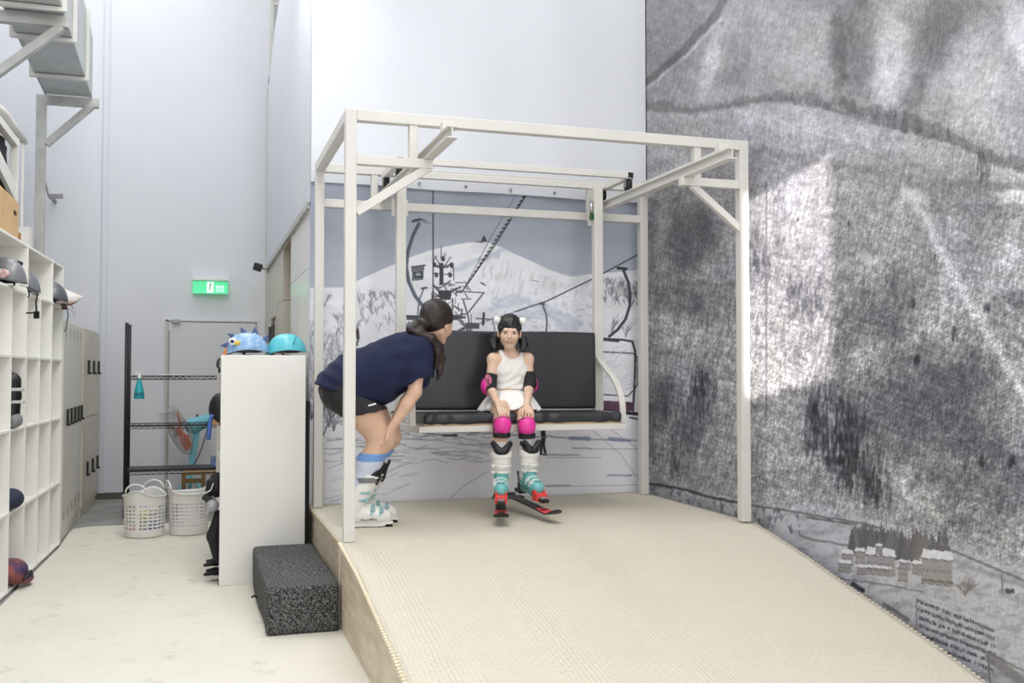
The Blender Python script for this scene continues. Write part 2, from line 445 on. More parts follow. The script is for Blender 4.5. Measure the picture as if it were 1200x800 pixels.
# exit sign: green running-man plate under a white housing
xs = thing('exit_sign', 'green emergency exit sign with white housing on far wall', 'sign', (-.70, 6.82, 2.45))
MB().bx(-.905, -.485, 6.78, 6.88, 2.605, 2.65).build('housing', mat('sign_housing', (240, 240, 240), .4), xs, bevel=.006)
ex = MB().bx(-.90, -.49, 6.81, 6.83, 2.45, 2.60).build('sign_plate', mat('sign_green', (88, 226, 158), .3, emit=.55), xs)
wm = mat('sign_white', (235, 250, 240), .3, emit=.8)
MB().bx(-.735, -.66, 6.803, 6.809, 2.46, 2.59).build('doorway_symbol', wm, ex)
rm = MB(); yy = 6.800
rm.sphere((-.695, yy, 2.572), (.010, .003, .010), 10, 6)
for a, b in (((-.697, 2.56), (-.702, 2.525)), ((-.702, 2.525), (-.688, 2.503)), ((-.688, 2.503), (-.697, 2.48)), ((-.702, 2.525), (-.712, 2.50)), ((-.712, 2.50), (-.725, 2.488)), ((-.697, 2.552), (-.680, 2.54)), ((-.697, 2.552), (-.715, 2.538))):
    rm.bar((a[0], yy, a[1]), (b[0], yy, b[1]), .008, .004, up=(0, 1, 0))
rm.build('running_figure', mat('sign_dark_green', (30, 130, 84), .4), ex)
tx = MB()
for k in range(3):        # three block characters of the sign with a smaller row beneath
    x = -.632 + k * .034
    tx.bx(x, x + .025, 6.803, 6.809, 2.538, 2.543).bx(x, x + .025, 6.803, 6.809, 2.526, 2.531).bx(x + .010, x + .015, 6.803, 6.809, 2.512, 2.552).bx(x, x + .025, 6.803, 6.809, 2.512, 2.516)
for k in range(4):
    x = -.630 + k * .027
    tx.bx(x, x + .005, 6.803, 6.809, 2.472, 2.498).bx(x, x + .016, 6.803, 6.809, 2.494, 2.498).bx(x, x + .016, 6.803, 6.809, 2.472, 2.476)
    if k % 2 == 0: tx.bx(x, x + .013, 6.803, 6.809, 2.483, 2.487)
tx.build('lettering', wm, ex)

# ---- floor mat
def bumpy(name, rgb, k, dist, var, stain=None, rough=.75, weave_shade=.06):
    """knobbly woven plastic matting: staggered studs in relief"""
    m = bpy.data.materials.new(name); m.use_nodes = True; nt = m.node_tree; b = nt.nodes['Principled BSDF']; L = nt.links.new
    tc = nt.nodes.new('ShaderNodeTexCoord'); sp = nt.nodes.new('ShaderNodeSeparateXYZ'); L(tc.outputs['Object'], sp.inputs[0])
    def mth(op, a, c=None):
        n = nt.nodes.new('ShaderNodeMath'); n.operation = op
        for i, v in enumerate((a, c)):
            if v is None: continue
            if isinstance(v, (int, float)): n.inputs[i].default_value = v
            else: L(v, n.inputs[i])
        return n.outputs[0]
    nz = nt.nodes.new('ShaderNodeTexNoise'); nz.inputs['Scale'].default_value = 3; L(tc.outputs['Object'], nz.inputs['Vector'])
    vm = nt.nodes.new('ShaderNodeVectorMath'); vm.operation = 'MULTIPLY_ADD'; L(nz.outputs['Color'], vm.inputs[0]); vm.inputs[1].default_value = (.03, .03, 0); L(tc.outputs['Object'], vm.inputs[2])
    def rows(rot):
        mp = nt.nodes.new('ShaderNodeMapping'); mp.inputs['Rotation'].default_value = (0, 0, rot); L(vm.outputs[0], mp.inputs[0])
        bk = nt.nodes.new('ShaderNodeTexBrick'); L(mp.outputs[0], bk.inputs['Vector']); bk.inputs['Scale'].default_value = 1; bk.inputs['Brick Width'].default_value = 1.5 * k; bk.inputs['Row Height'].default_value = .72 * k
        bk.inputs['Mortar Size'].default_value = .16 * k; bk.inputs['Mortar Smooth'].default_value = 1; bk.inputs['Bias'].default_value = 0
        bk.inputs['Color1'].default_value = (1, 1, 1, 1); bk.inputs['Color2'].default_value = (.55, .55, .55, 1); bk.inputs['Mortar'].default_value = (0, 0, 0, 1)
        return bk.outputs['Color']
    hgt = mth('ADD', mth('MULTIPLY', rows(0.), .6), mth('MULTIPLY', rows(1.5708), .4))
    n = nt.nodes.new('ShaderNodeTexNoise'); n.inputs['Scale'].default_value = 1.6; n.inputs['Detail'].default_value = 6; L(tc.outputs['Object'], n.inputs['Vector'])
    r = nt.nodes.new('ShaderNodeValToRGB'); c = lin(rgb)
    r.color_ramp.elements[0].position = .3; r.color_ramp.elements[1].position = .7
    r.color_ramp.elements[0].color = tuple(c * (1 - var)) + (1,); r.color_ramp.elements[1].color = tuple(np.minimum(c * (1 + var), 1)) + (1,)
    L(n.outputs['Fac'], r.inputs[0]); out = r.outputs[0]
    def mix(fac, col):
        nonlocal out
        mx = nt.nodes.new('ShaderNodeMix'); mx.data_type = 'RGBA'; L(fac, mx.inputs[0]); L(out, mx.inputs[6]); mx.inputs[7].default_value = tuple(lin(col)) + (1,); out = mx.outputs[2]
    if weave_shade: mix(mth('MULTIPLY', mth('SUBTRACT', 1., hgt), weave_shade), tuple(np.array(rgb) * .62))  # weave tone with the shade of the grooves painted into the colour
    if stain:
        n3 = nt.nodes.new('ShaderNodeTexNoise'); n3.inputs['Scale'].default_value = 5; n3.inputs['Detail'].default_value = 8; n3.inputs['Roughness'].default_value = .75; L(tc.outputs['Object'], n3.inputs['Vector'])
        r3 = nt.nodes.new('ShaderNodeValToRGB'); r3.color_ramp.elements[0].position = .56; r3.color_ramp.elements[1].position = .74
        L(n3.outputs['Fac'], r3.inputs[0]); mix(mth('MULTIPLY', r3.outputs[0], .6), stain)
    L(out, b.inputs['Base Color']); b.inputs['Roughness'].default_value = rough
    bp = nt.nodes.new('ShaderNodeBump'); bp.inputs['Strength'].default_value = .8; bp.inputs['Distance'].default_value = dist
    L(hgt, bp.inputs['Height']); L(bp.outputs[0], b.inputs['Normal'])
    return m
M_FLOORMAT = bumpy('white_turf', (224, 220, 207), 0.018, .0015, .035, stain=(150, 146, 132))
M_RAMPMAT = bumpy('cream_ski_matting', (217, 210, 193), .032, .006, .02, weave_shade=.17)
fm = MB()
ed = [(-1.93, 3.45), (-1.95, 4.3), (-1.93, 4.50), (-1.80, 4.62), (-1.5, 4.61), (-1.2, 4.58), (-.8, 4.62), (-.06, 4.6)]
fm.prism([(-.05, -7.9, 0.0)] + [(2.7, -7.9, 0), (2.7, -2.4, 0), (-.02, -2.4, 0), (-.05, 4.6, 0)] + [(x, y, 0) for x, y in ed[::-1]] + [(-2.0, 1.4, 0), (-2.2, -3.9, 0), (-3.15, -4.2, 0), (-3.15, -7.9, 0)], (0, 0, .012))
tag(fm.build('floor_mat', M_FLOORMAT), 'scuffed off-white turf matting covering the floor by the lockers', 'floor mat')
# ================================================================== printed banners (flat prints hung on the walls)
class Print:
    def __init__(s, P):
        s.P = P; s.x, s.y = to_print(P); s.C = np.zeros((len(P), 3)); s.lw = 1.
    def fill(s, col, m=1.): 
        m = np.broadcast_to(np.asarray(m, float), s.x.shape)[:, None]; s.C = s.C * (1 - m) + np.array(col, float) * m
    def mul(s, f, m):
        s.C = s.C * (1 + (f - 1) * np.asarray(m))[:, None]
    def near(s, pts, pad=40):
        p = np.array(pts, float); return np.where((s.x > p[:, 0].min() - pad) & (s.x < p[:, 0].max() + pad) & (s.y > p[:, 1].min() - pad) & (s.y < p[:, 1].max() + pad))[0]
    def dist(s, pts, I, wob=0):
        x, y = s.x[I], s.y[I]; D = np.full(len(I), 1e9)
        if wob: x = x + wob * vnoise(x / 7, y / 7, 5); y = y + wob * vnoise(x / 7 + 40, y / 7, 6)
        for (a, b), (c, d) in zip(pts[:-1], pts[1:]):
            L = (c - a) ** 2 + (d - b) ** 2 + 1e-9; t = np.clip(((x - a) * (c - a) + (y - b) * (d - b)) / L, 0, 1)
            D = np.minimum(D, np.hypot(x - a - t * (c - a), y - b - t * (d - b)))
        return D
    def line(s, pts, w, col, soft=.8, op=1., wob=0):
        I = s.near(pts, w + soft + 3 + wob); 
        if not len(I): return
        m = np.clip((w * s.lw / 2 + soft / 2 - s.dist(pts, I, wob)) / soft, 0, 1) * op; s.C[I] = s.C[I] * (1 - m[:, None]) + np.array(col, float) * m[:, None]
    def band(s, pts, w, f, soft, wob=0):
        I = s.near(pts, w + soft + 3 + wob); m = np.clip((w / 2 + soft / 2 - s.dist(pts, I, wob)) / soft, 0, 1); m = m * m * (3 - 2 * m)
        s.C[I] *= (1 + (f - 1) * m)[:, None]
    def blob(s, cx, cy, rx, ry, f, rot=0, edge=.6, nz=.35, nscale=18):
        c, d = math.cos(rot), math.sin(rot); x, y = s.x - cx, s.y - cy; u = (x * c + y * d) / rx; v = (-x * d + y * c) / ry
        I = np.where(np.hypot(u, v) < 1.6)[0]; q = np.hypot(u[I], v[I]) + nz * fbm(s.x[I] / nscale, s.y[I] / nscale, 21)
        m = np.clip((1 - q) / edge, 0, 1); m = m * m * (3 - 2 * m); s.C[I] *= (1 + (f - 1) * m)[:, None]
    def poly(s, pts, col, op=1.):
        p = np.array(pts, float); I = s.near(pts, 1); x, y = s.x[I], s.y[I]; ins = np.zeros(len(I), bool)
        for i in range(len(p)):
            (a, b), (c, d) = p[i], p[(i + 1) % len(p)]
            if abs(d - b) < 1e-9: continue
            ins ^= ((b > y) != (d > y)) & (x < (c - a) * (y - b) / (d - b) + a)
        J = I[ins]; s.C[J] = s.C[J] * (1 - op) + np.array(col, float) * op
    def stand(s, cx, cy, rx, ry, f, rot=0, seed=0, edge=.5):
        c, d = math.cos(rot), math.sin(rot); x, y = s.x - cx, s.y - cy; u = (x * c + y * d) / rx; v = (-x * d + y * c) / ry
        I = np.where(np.hypot(u, v) < 1.7)[0]; X, Y = s.x[I], s.y[I]; n1 = vnoise(X / 2.6, Y / 15, 90 + seed); n2 = vnoise(X / 4.5, Y / 26, 95 + seed)
        q = np.hypot(u[I], v[I]) + .30 * n2 + .22 * n1; m = np.clip((1 - q) / edge, 0, 1) * np.clip(.70 + .75 * vnoise(X / 1.9, Y / 9, 99 + seed), .12, 1)
        s.C[I] *= (1 + (f - 1) * m)[:, None]
    def conifers(s, x0, x1, ybase, hmin, hmax, n, col, seed, lean=0., op=.85):
        r = random.Random(seed)
        for i in range(n):
            x = x0 + (x1 - x0) * r.random(); yb = ybase(x) + r.uniform(-3, 3); h = r.uniform(hmin, hmax); w = h * .16 + .8
            c = np.array(col) * r.uniform(.75, 1.25)
            s.poly([(x - w, yb), (x - w * .5, yb - h * .6), (x + lean * h, yb - h), (x + w * .5, yb - h * .6), (x + w, yb)], c, op)
    def twigs(s, x, y, h, n, col, seed, w=.9, spread=.5):
        r = random.Random(seed)
        for i in range(n):
            a = r.uniform(-spread, spread); x1 = x + math.sin(a) * h * .6; y1 = y - math.cos(a) * h * .6
            s.line([(x, y), (x + (x1 - x) * .4, y - (y - y1) * .5), (x1, y1)], w, col, .8, .8)
            for k in range(3):
                t = r.uniform(.4, 1); b = a + r.uniform(-.8, .8); l = h * r.uniform(.15, .4); sx, sy = x + (x1 - x) * t, y + (y1 - y) * t
                s.line([(sx, sy), (sx + math.sin(b) * l, sy - math.cos(b) * l)], w * .7, col, .8, .65)
def sheet(axis, plane, u0, u1, v0, v1, du, dv):
    nu = int((u1 - u0) / du) + 1; nv = int((v1 - v0) / dv) + 1; U, W = np.meshgrid(np.linspace(u0, u1, nu), np.linspace(v0, v1, nv))
    U = U.ravel(); W = W.ravel(); K = np.full(U.shape, plane)
    P = np.stack([U, K, W], 1) if axis == 'y' else np.stack([K, U, W], 1)
    i = np.arange((nu) * (nv)).reshape(nv, nu); Q = np.stack([i[:-1, :-1], i[:-1, 1:], i[1:, 1:], i[1:, :-1]], -1).reshape(-1, 4)
    if axis == 'x': Q = Q[:, ::-1]
    return P, Q

# ---------------- ski-lift banner behind the bench
P, Q = sheet('y', 1.745, -.045, 2.69, .30, 2.93, .0046, .0046)
k = Print(P); x, y = k.x, k.y; k.lw = .78
sky = np.clip((y - 210) / 130, 0, 1)
k.C = np.outer(1 - sky, (164, 171, 187)) + np.outer(sky, (184, 191, 204))
k.C *= (1 + .025 * fbm(x / 60, y / 14, 3))[:, None]
ridge = np.interp(x, [355, 362, 405, 419, 466, 480, 503, 527, 545, 562, 574, 590, 601, 622, 643, 660, 671, 685, 697, 713, 746, 765],
                  [337, 336.5, 336, 328, 307, 301, 293, 287, 284, 282.5, 284, 290, 296, 305, 315, 321, 323.5, 321.5, 320, 319, 316, 314])
sn = np.clip(y - ridge, 0, 1)
k.fill((240, 241, 247), sn)
k.mul(.945, sn * np.clip(fbm(x / 40, y / 16, 8, 5) * 2.2, 0, 1))
k.mul(1.03, sn * np.clip(fbm(x / 25, y / 30, 9) * 2, 0, 1))
gr = np.clip((y - 495) / 45, 0, 1); k.fill((234, 235, 240), gr * .92)
k.C *= (1 + .012 * fbm(x / 3, y / 2, 12))[:, None]
# blue shade streaks on the peak's snow
for pts, w_, op in (([(531, 318), (556, 306), (580, 297), (594, 293)], 5, .55), ([(560, 303), (585, 296)], 7, .35), ([(580, 352), (600, 346), (618, 350)], 6, .4), ([(575, 362), (610, 352), (650, 364), (680, 380)], 9, .4), ([(600, 372), (640, 366), (665, 385)], 12, .35)):
    k.line(pts, w_, (176, 186, 208), 5, op, 3)
b = np.where((x > 575) & (x < 700) & (y > 345) & (y < 400))[0]
m = np.clip(vnoise(x[b] / 4, y[b] / 2.5, 31) * 1.5 - .1, 0, 1) * .45 * np.clip((y[b] - 345) / 12, 0, 1); k.C[b] = k.C[b] * (1 - m[:, None]) + np.array((170, 182, 208)) * m[:, None]
b = np.where((x > 560) & (x < 700) & (y > 300) & (y < 350))[0]
m = np.clip(vnoise(x[b] / 2.2 + y[b] / 9, y[b] / 9, 33) * 1.2, 0, 1) * .16 * (y[b] > ridge[b] + 10); k.C[b] *= (1 - m[:, None] * .6)
# cone hut on the summit, mast, wooden hut
k.poly([(563, 283), (567, 275), (571, 283)], (60, 62, 68)); k.line([(527, 289), (533, 280)], 1, (150, 170, 200)); k.line([(558, 283), (566, 284)], 2, (120, 120, 124))
k.poly([(482, 312), (498, 310), (497, 314), (496, 328), (483, 329)], (112, 116, 122)); k.line([(482, 313), (498, 310.5)], 1.6, (48, 48, 54)); k.poly([(485, 319), (495, 318), (495, 325), (485, 325)], (52, 58, 66)); k.poly([(487, 320), (493, 319.5), (493, 323), (487, 323)], (160, 168, 176))
k.line([(563, 331), (567, 333)], 2, (80, 80, 85)); k.line([(566, 332), (568, 334)], 2, (60, 60, 65)); k.line([(623, 328), (631, 330)], 1.4, (140, 140, 148))
# trees at the right foot of the mountain
k.twigs(380, 360, 26, 7, (130, 131, 142), 900, .8)
r = random.Random(4)
for i in range(60):
    xx = r.uniform(708, 752); yy = r.uniform(330, 356) + (xx - 708) * .12; k.twigs(xx, yy, r.uniform(8, 15), 2, (128, 130, 140), i, .8)
k.blob(735, 340, 26, 13, .82, .15, nz=.5, nscale=6)
# lift line, cables, tower
D = (58, 60, 68)
k.line([(507.5, 215), (507.5, 352)], 2.0, (66, 70, 80)); k.line([(507, 345), (506, 400)], 3, D)
k.line([(618, 226), (578, 290), (541, 342)], 2.0, (60, 63, 72)); k.line([(606, 226), (575, 278), (543, 340)], 1.0, (105, 110, 122)); k.line([(604, 365), (640, 353), (698, 325), (750, 297)], 1.9, (66, 69, 78)); k.line([(540, 386), (604, 365)], 1.2, (110, 112, 122))
for a in np.linspace(230, 335, 24): k.line([(617 - (a - 226) * .645, a), (615 - (a - 226) * .645, a + 1.5)], 2.1, (44, 46, 54), .6)
k.poly([(514.5, 308), (520, 308), (519.5, 334), (515, 334)], D); k.line([(508, 309), (513, 313), (524, 313), (529, 308)], 2.2, D); k.line([(508, 311), (529, 311)], 1.6, (84, 86, 94))
for q in ((509, 309), (529, 310), (519, 302), (511, 321), (527, 321)): k.line([q, (q[0] + .5, q[1] + 2)], 5, D, 1.5)
for a, c in (((510, 300), (516, 312)), ((528, 301), (521, 312)), ((517, 288), (517, 304)), ((522, 297), (518, 306)), ((511, 300), (507, 308)), ((507, 320), (531, 322)), ((531, 308), (532, 328))): k.line([a, c], 1.3, (74, 76, 84))
r = random.Random(11)
for i in range(70):
    xx = r.uniform(506, 545); yy = r.uniform(330, 392); l = r.uniform(4, 14); a = r.choice([0, 0, math.pi / 2, math.pi / 2, .6, -.6, 1.0])
    k.line([(xx, yy), (xx + l * math.cos(a), yy + l * math.sin(a))], r.uniform(.9, 2.2), np.array((70, 70, 80)) * r.uniform(.7, 1.4), .9, .9)
k.line([(508, 334), (514, 341), (528, 342), (540, 336)], 2.4, D); k.poly([(513, 340), (530, 340), (528, 351), (515, 351)], (62, 62, 70)); k.line([(536, 341), (568, 343)], 1.6, (86, 88, 96)); k.line([(566, 344), (549, 366)], 2.4, (100, 102, 110)); k.line([(543, 352), (549, 372), (551, 388)], 2, D)
k.line([(497, 337), (491, 352), (489.5, 368)], 2.2, (110, 113, 122)); k.line([(494, 338), (500, 337)], 2.6, D)
k.poly([(476, 369), (540, 369), (540, 375), (476, 375)], (82, 84, 94)); k.line([(476, 370), (545, 372)], 2.2, (60, 62, 70)); k.line([(538, 374), (547, 384), (549, 392)], 4.2, (112, 116, 126)); k.poly([(546, 378), (562, 378), (562, 385), (546, 385)], (88, 90, 100)); k.line([(567, 367), (566, 380)], 3.6, (58, 56, 66)); k.line([(558, 373), (574, 374)], 2, (90, 84, 96)); k.line([(552, 368), (553, 392)], 1.2, (90, 92, 100))
# chairs' hanger arms on the print
k.line([(484, 259), (492, 257), (499, 260)], 4.4, (74, 78, 90)); k.line([(493, 259), (504, 261)], 3.2, (150, 155, 166))
k.line([(491, 262), (484, 276), (478, 295), (476, 312), (479, 330), (486, 346), (498, 362), (506, 370)], 5.4, (98, 104, 120)); k.line([(490, 263), (482, 278), (476.5, 297), (475, 312), (478, 331)], 1.6, (66, 70, 84))
k.line([(724, 314), (734, 315)], 4, (44, 44, 50)); k.line([(730, 315), (736, 330), (738.5, 345), (738, 358), (733, 374), (724, 386), (714, 394)], 4.2, (64, 68, 82))
k.line([(633, 356), (638, 356)], 2.6, D); k.line([(636, 357), (640, 368), (641, 378), (640, 390)], 2.4, (78, 82, 94)); k.line([(577, 372), (580, 388)], 1.6, (96, 98, 108))
# the printed chair at the right, with a plum seat
k.line([(704, 397), (730, 398), (741, 400), (744.5, 412), (744, 440), (742, 480)], 3.0, (50, 52, 62)); k.line([(704, 397), (724, 399)], 5, (58, 60, 70)); k.line([(704, 412), (744, 414)], 1.8, (60, 62, 72)); k.line([(742, 414), (747, 418), (747, 450), (743, 457)], 1.8, (56, 58, 68))
k.line([(704, 462), (736, 464), (741, 458)], 2, (86, 88, 98)); k.poly([(704, 469), (743, 471), (743, 482), (704, 480)], (96, 62, 86)); k.line([(704, 481), (748, 485)], 5, (38, 36, 42)); k.line([(738, 489), (748, 491)], 3, (90, 92, 98))
k.line([(470, 392), (474, 384), (480, 378)], 3.6, (112, 118, 136)); k.line([(466, 394), (463, 416)], 1.6, (130, 134, 146))
# thickets of bare trees at left
for i in range(110):
    xx = r.uniform(358, 420) if i < 80 else r.uniform(400, 470); yy = r.uniform(380, 500) if i < 80 else r.uniform(350, 390)
    k.twigs(xx, yy, r.uniform(14, 40) if i < 80 else r.uniform(9, 20), 3, np.array((128, 128, 139)) * r.uniform(.9, 1.25), 200 + i, .5)
for xx, yy in ((365, 492), (379, 510), (386, 500), (391, 505)): k.twigs(xx, yy, 60, 6, (92, 92, 102), xx, 1.1, .6)
for xx, yy, h in ((441, 352, 18), (436, 368, 20), (462, 350, 14)): k.twigs(xx, yy, h, 5, (140, 140, 150), xx, 1, .9)
k.twigs(733, 395, 20, 6, (130, 130, 140), 3, .9); k.twigs(716, 392, 28, 5, (120, 120, 130), 5, .9)
for i in range(26):
    xx = r.uniform(704, 742); yy = r.uniform(402, 460); k.line([(xx, yy), (xx + r.uniform(4, 9), yy - r.uniform(1, 4))], 1, (184, 194, 212), 1, .8)
# skiers on the print
k.line([(419, 388), (419.5, 396)], 4.6, (52, 48, 54), 1.2); k.line([(420, 396), (418, 404)], 2.4, (60, 58, 64)); k.line([(419, 385), (419.3, 386.5)], 2.6, (70, 56, 56))
k.line([(636, 503), (637, 512)], 7, (34, 34, 40), 1.2); k.line([(637, 511), (634, 522), (634, 530)], 4, (34, 34, 40), 1); k.line([(638, 511), (637, 522), (639, 530)], 4, (36, 36, 42), 1); k.line([(633, 532), (641, 533)], 2.2, (40, 40, 46)); k.line([(519, 510), (535, 510)], 3.4, (40, 42, 48), 1); k.line([(514, 509), (520, 510)], 1.4, (80, 82, 90))
# tracks and shade strokes in the printed snow
for pts, w_ in (([(640, 511), (680, 514), (745, 516)], 2.2), ([(668, 513), (690, 514)], 6), ([(714, 514), (738, 516)], 5), ([(670, 525), (692, 525.5)], 2), ([(640, 533), (678, 533)], 2), ([(712, 557), (740, 557)], 2.2), ([(640, 569), (668, 569)], 2.2), ([(552, 507), (640, 512)], 2)):
    k.line(pts, w_, (122, 132, 162), 1.6, .8, .6)
for pts in ([(696, 505), (728, 533), (750, 565)], [(716, 503), (750, 528)], [(690, 526), (748, 526)], [(640, 536), (705, 536)], [(640, 570), (750, 568)], [(520, 590), (548, 566), (572, 552)], [(735, 556), (750, 556)]): k.line(pts, 1.1, (146, 146, 156), .8, .7)
for i in range(150):
    xx = r.uniform(372, 570); yy = r.uniform(492, 545) - (xx - 372) * .03; l = r.uniform(8, 40)
    k.line([(xx, yy), (xx + l * .5, yy + r.uniform(-2, 2)), (xx + l, yy + r.uniform(-3, 4))], r.uniform(.7, 1.8), (138, 141, 160), 1, r.uniform(.3, .8))
for i in range(26):
    xx = r.uniform(372, 470); yy = r.uniform(540, 590); l = r.uniform(14, 40); k.line([(xx, yy), (xx + l, yy - l * r.uniform(.1, .5))], .9, (158, 160, 170), .8, .6)
M_PRINT = col_mat('banner_print', .65, bump=.12, bscale=3, bdist=.03)
bk = raw_mesh('banner', P, Q, M_PRINT, None, lin(np.clip(k.C * 1.0, 0, 255)))
tag(bk, 'printed banner of a snowy peak with ski-lift cables hanging behind the black bench', 'banner')
# white fabric with grommets above it
gs = MB()
nx = 60; xs_ = np.linspace(-.045, 2.69, nx); V = []; F = []
for i, xx in enumerate(xs_):
    zb = 2.905 + 0.004 * math.sin(xx * 5) - .02 * xx / 2.7
    for z_ in (zb, 7.55): V.append((xx, 1.725 + .006 * math.sin(xx * 9), z_))
for i, xx in enumerate(xs_):
    zb = V[2 * i][2]; V.append((xx, 1.74, zb)); V.append((xx, 1.78, 7.55))
n2 = 2 * nx
for i in range(nx - 1):
    a = 2 * i; F += [(a, a + 2, a + 3, a + 1), (n2 + a, n2 + a + 1, n2 + a + 3, n2 + a + 2), (a, n2 + a, n2 + a + 2, a + 2)]
gs.add(V, F, False)
wf = tag(gs.build('fabric_sheet', M_FABRIC), 'plain white tarpaulin sheet with eyelets hanging above the ski-lift banner', 'fabric sheet')
for xx in np.linspace(.04, 2.62, 8):
    gm = MB(); a = np.linspace(0, 2 * math.pi, 13)[:-1]
    gm.tube([(xx + .008 * math.cos(q), 1.716, 2.945 - .010 * xx + .008 * math.sin(q)) for q in a], .004, 6, closed=True); gm.build('eyelet', M_GREYMETAL, wf)

# ---------------- mountainside banner on the right wall
P, Q = sheet('x', 2.70, -4.2, 1.74, .02, 5.6, .0085, .0085)
us = np.concatenate([np.linspace(-4.2, -2.5, 60), np.linspace(-2.49, 1.74, 560)]); ws = np.concatenate([np.linspace(.02, 4.7, 620), np.linspace(4.74, 5.6, 24)])
U, Wv = np.meshgrid(us, ws); P = np.stack([np.full(U.size, 2.70), U.ravel(), Wv.ravel()], 1); i = np.arange(U.size).reshape(U.shape)
Q = np.stack([i[:-1, :-1], i[:-1, 1:], i[1:, 1:], i[1:, :-1]], -1).reshape(-1, 4)[:, ::-1]
k = Print(P); x, y = k.x, k.y; r = random.Random(23)
g = 162 + 30 * fbm(x / 120, y / 95, 41, 4) + 8 * fbm(x / 22, y / 22, 42, 3)
k.C = np.stack([g, g, g * 1.012], 1)
# large forms: spurs, gullies, tree belts
k.blob(790, 40, 60, 55, .92); k.blob(832, 78, 14, 56, 1.20, .25, nz=.3); k.blob(905, 60, 80, 70, 1.06); k.blob(865, 60, 24, 60, .92, .2)
k.blob(1000, 58, 36, 104, .76, 0, .8, .3); k.blob(982, 60, 12, 70, .86, 0, .5); k.blob(1044, 62, 24, 84, 1.20, .10, .6, .3); k.blob(1098, 40, 32, 116, .76, .26, .8, .3); k.blob(1070, 110, 18, 34, .82, .3); k.blob(1150, 90, 50, 90, 1.10); k.blob(1195, 40, 20, 60, 1.28, -.2, .5); k.blob(1140, 10, 26, 60, .92, .4)
k.band([(757, 96), (800, 60), (838, 18), (858, -20)], 9, .74, 4, 1.5); k.band([(757, 104), (806, 64), (845, 22)], 4, 1.18, 3, 1)
k.poly([(740, 0), (846, 0), (757, 92), (740, 100)], (142, 142, 145), .55)
upb = np.interp(x, [757, 800, 840, 880, 915, 950, 990, 1030, 1070, 1110, 1140, 1165, 1210, 1300], [116, 121, 118, 111, 106, 107, 116, 124, 134, 148, 164, 178, 182, 190]) + 3.5 * vnoise(x / 3.2, y / 60, 81) + 3 * vnoise(x / 11, y * 0, 82)
lwb = np.interp(x, [757, 800, 840, 880, 915, 950, 990, 1030, 1070, 1110, 1140, 1165, 1210, 1300], [131, 134, 130, 122, 119, 124, 136, 147, 154, 168, 180, 194, 206, 214]) + 1.2 * vnoise(x / 6, y * 0, 83)
k.mul(.80, np.clip((y - upb) / 4, 0, 1) * np.clip((lwb - y) / 2.5, 0, 1)); k.mul(1.08, np.clip((y - lwb) / 2, 0, 1) * np.clip((lwb + 14 - y) / 10, 0, 1))
k.conifers(1020, 1115, lambda q: 146 + (q - 1030) * .24, 8, 22, 90, (116, 116, 119), 3, 0, .6); k.conifers(900, 1030, lambda q: 116 + (q - 900) * .16, 4, 10, 90, (126, 126, 128), 4, 0, .5)
k.band([(870, 136), (930, 140), (1000, 157), (1050, 170), (1100, 186)], 20, 1.15, 14, 3); k.blob(960, 170, 90, 22, 1.08, .2)
k.line([(880, 172), (940, 186), (1000, 197), (1040, 206), (1090, 212), (1180, 218)], 8, (140, 138, 137), 5, .75, 3)
k.stand(1152, 197, 11, 20, .58, 0, 1); k.blob(1120, 232, 70, 30, .94, .1); k.blob(1188, 230, 26, 10, 1.34, .1, .5)
k.blob(1160, 150, 60, 30, 1.06); k.blob(1150, 280, 50, 60, .94); k.blob(1180, 300, 24, 26, 1.22); k.blob(1190, 352, 26, 16, .80); k.blob(1150, 240, 60, 50, .95)
k.blob(808, 275, 46, 66, .66, .3, .7); k.blob(776, 330, 24, 40, 1.05); k.blob(790, 390, 60, 26, 1.08, .4); k.blob(800, 350, 60, 30, .80, .45); k.blob(770, 480, 22, 60, .74, .2); k.blob(815, 500, 30, 70, .82, .5, .7)
k.blob(960, 330, 70, 120, .88, .35, .7); k.blob(1010, 400, 60, 120, .82, .4); k.blob(1060, 350, 46, 70, .80, .5); k.blob(920, 250, 40, 60, 1.04); k.blob(985, 260, 50, 40, 1.0)
k.blob(1090, 480, 120, 100, .66, -.5, .7, .4, 30); k.blob(1150, 560, 90, 90, .74, .2, .7); k.blob(1020, 430, 36, 40, 1.16); k.blob(1150, 440, 50, 40, .90); k.blob(880, 520, 60, 50, 1.0); k.blob(1040, 600, 40, 30, .9)
# woods as short scratchy strokes, terraced across the slope
v = vnoise(x / 2.0 + y * .10, y / 9.0, 51); v2 = vnoise((x * .92 + y * .40) / 11, (y * .92 - x * .40) / 2.4, 53); v2b = vnoise((x * .95 - y * .3) / 10, (y * .95 + x * .3) / 2.4, 55); v4 = fbm(x / 9, y / 9, 56, 3)
lo = np.clip((y - (566 + (x - 757) * .145 + np.clip(x - 1000, 0, 999) * .14)) / 14, 0, 1)
amp = np.clip(.55 + (y - 150) / 420, .45, 1.1) * (1 - .8 * lo)
k.C *= (1 + (.15 * v + .12 * v2 + .07 * v2b + .08 * v4) * amp)[:, None]
SCR = amp.copy()
# the open ski run: a pale strip down the slope
run = [(1064, 226), (1078, 243), (1092, 268), (1104, 300), (1120, 330), (1137, 356), (1155, 385), (1172, 412), (1188, 440), (1204, 470), (1230, 520)]
k.line(run, 12, (206, 207, 211), 7, .62, 4); k.line(run, 6, (216, 217, 220), 5, .5, 3); k.line([(1052, 238), (1070, 227), (1084, 232)], 12, (208, 209, 212), 7, .6, 4)
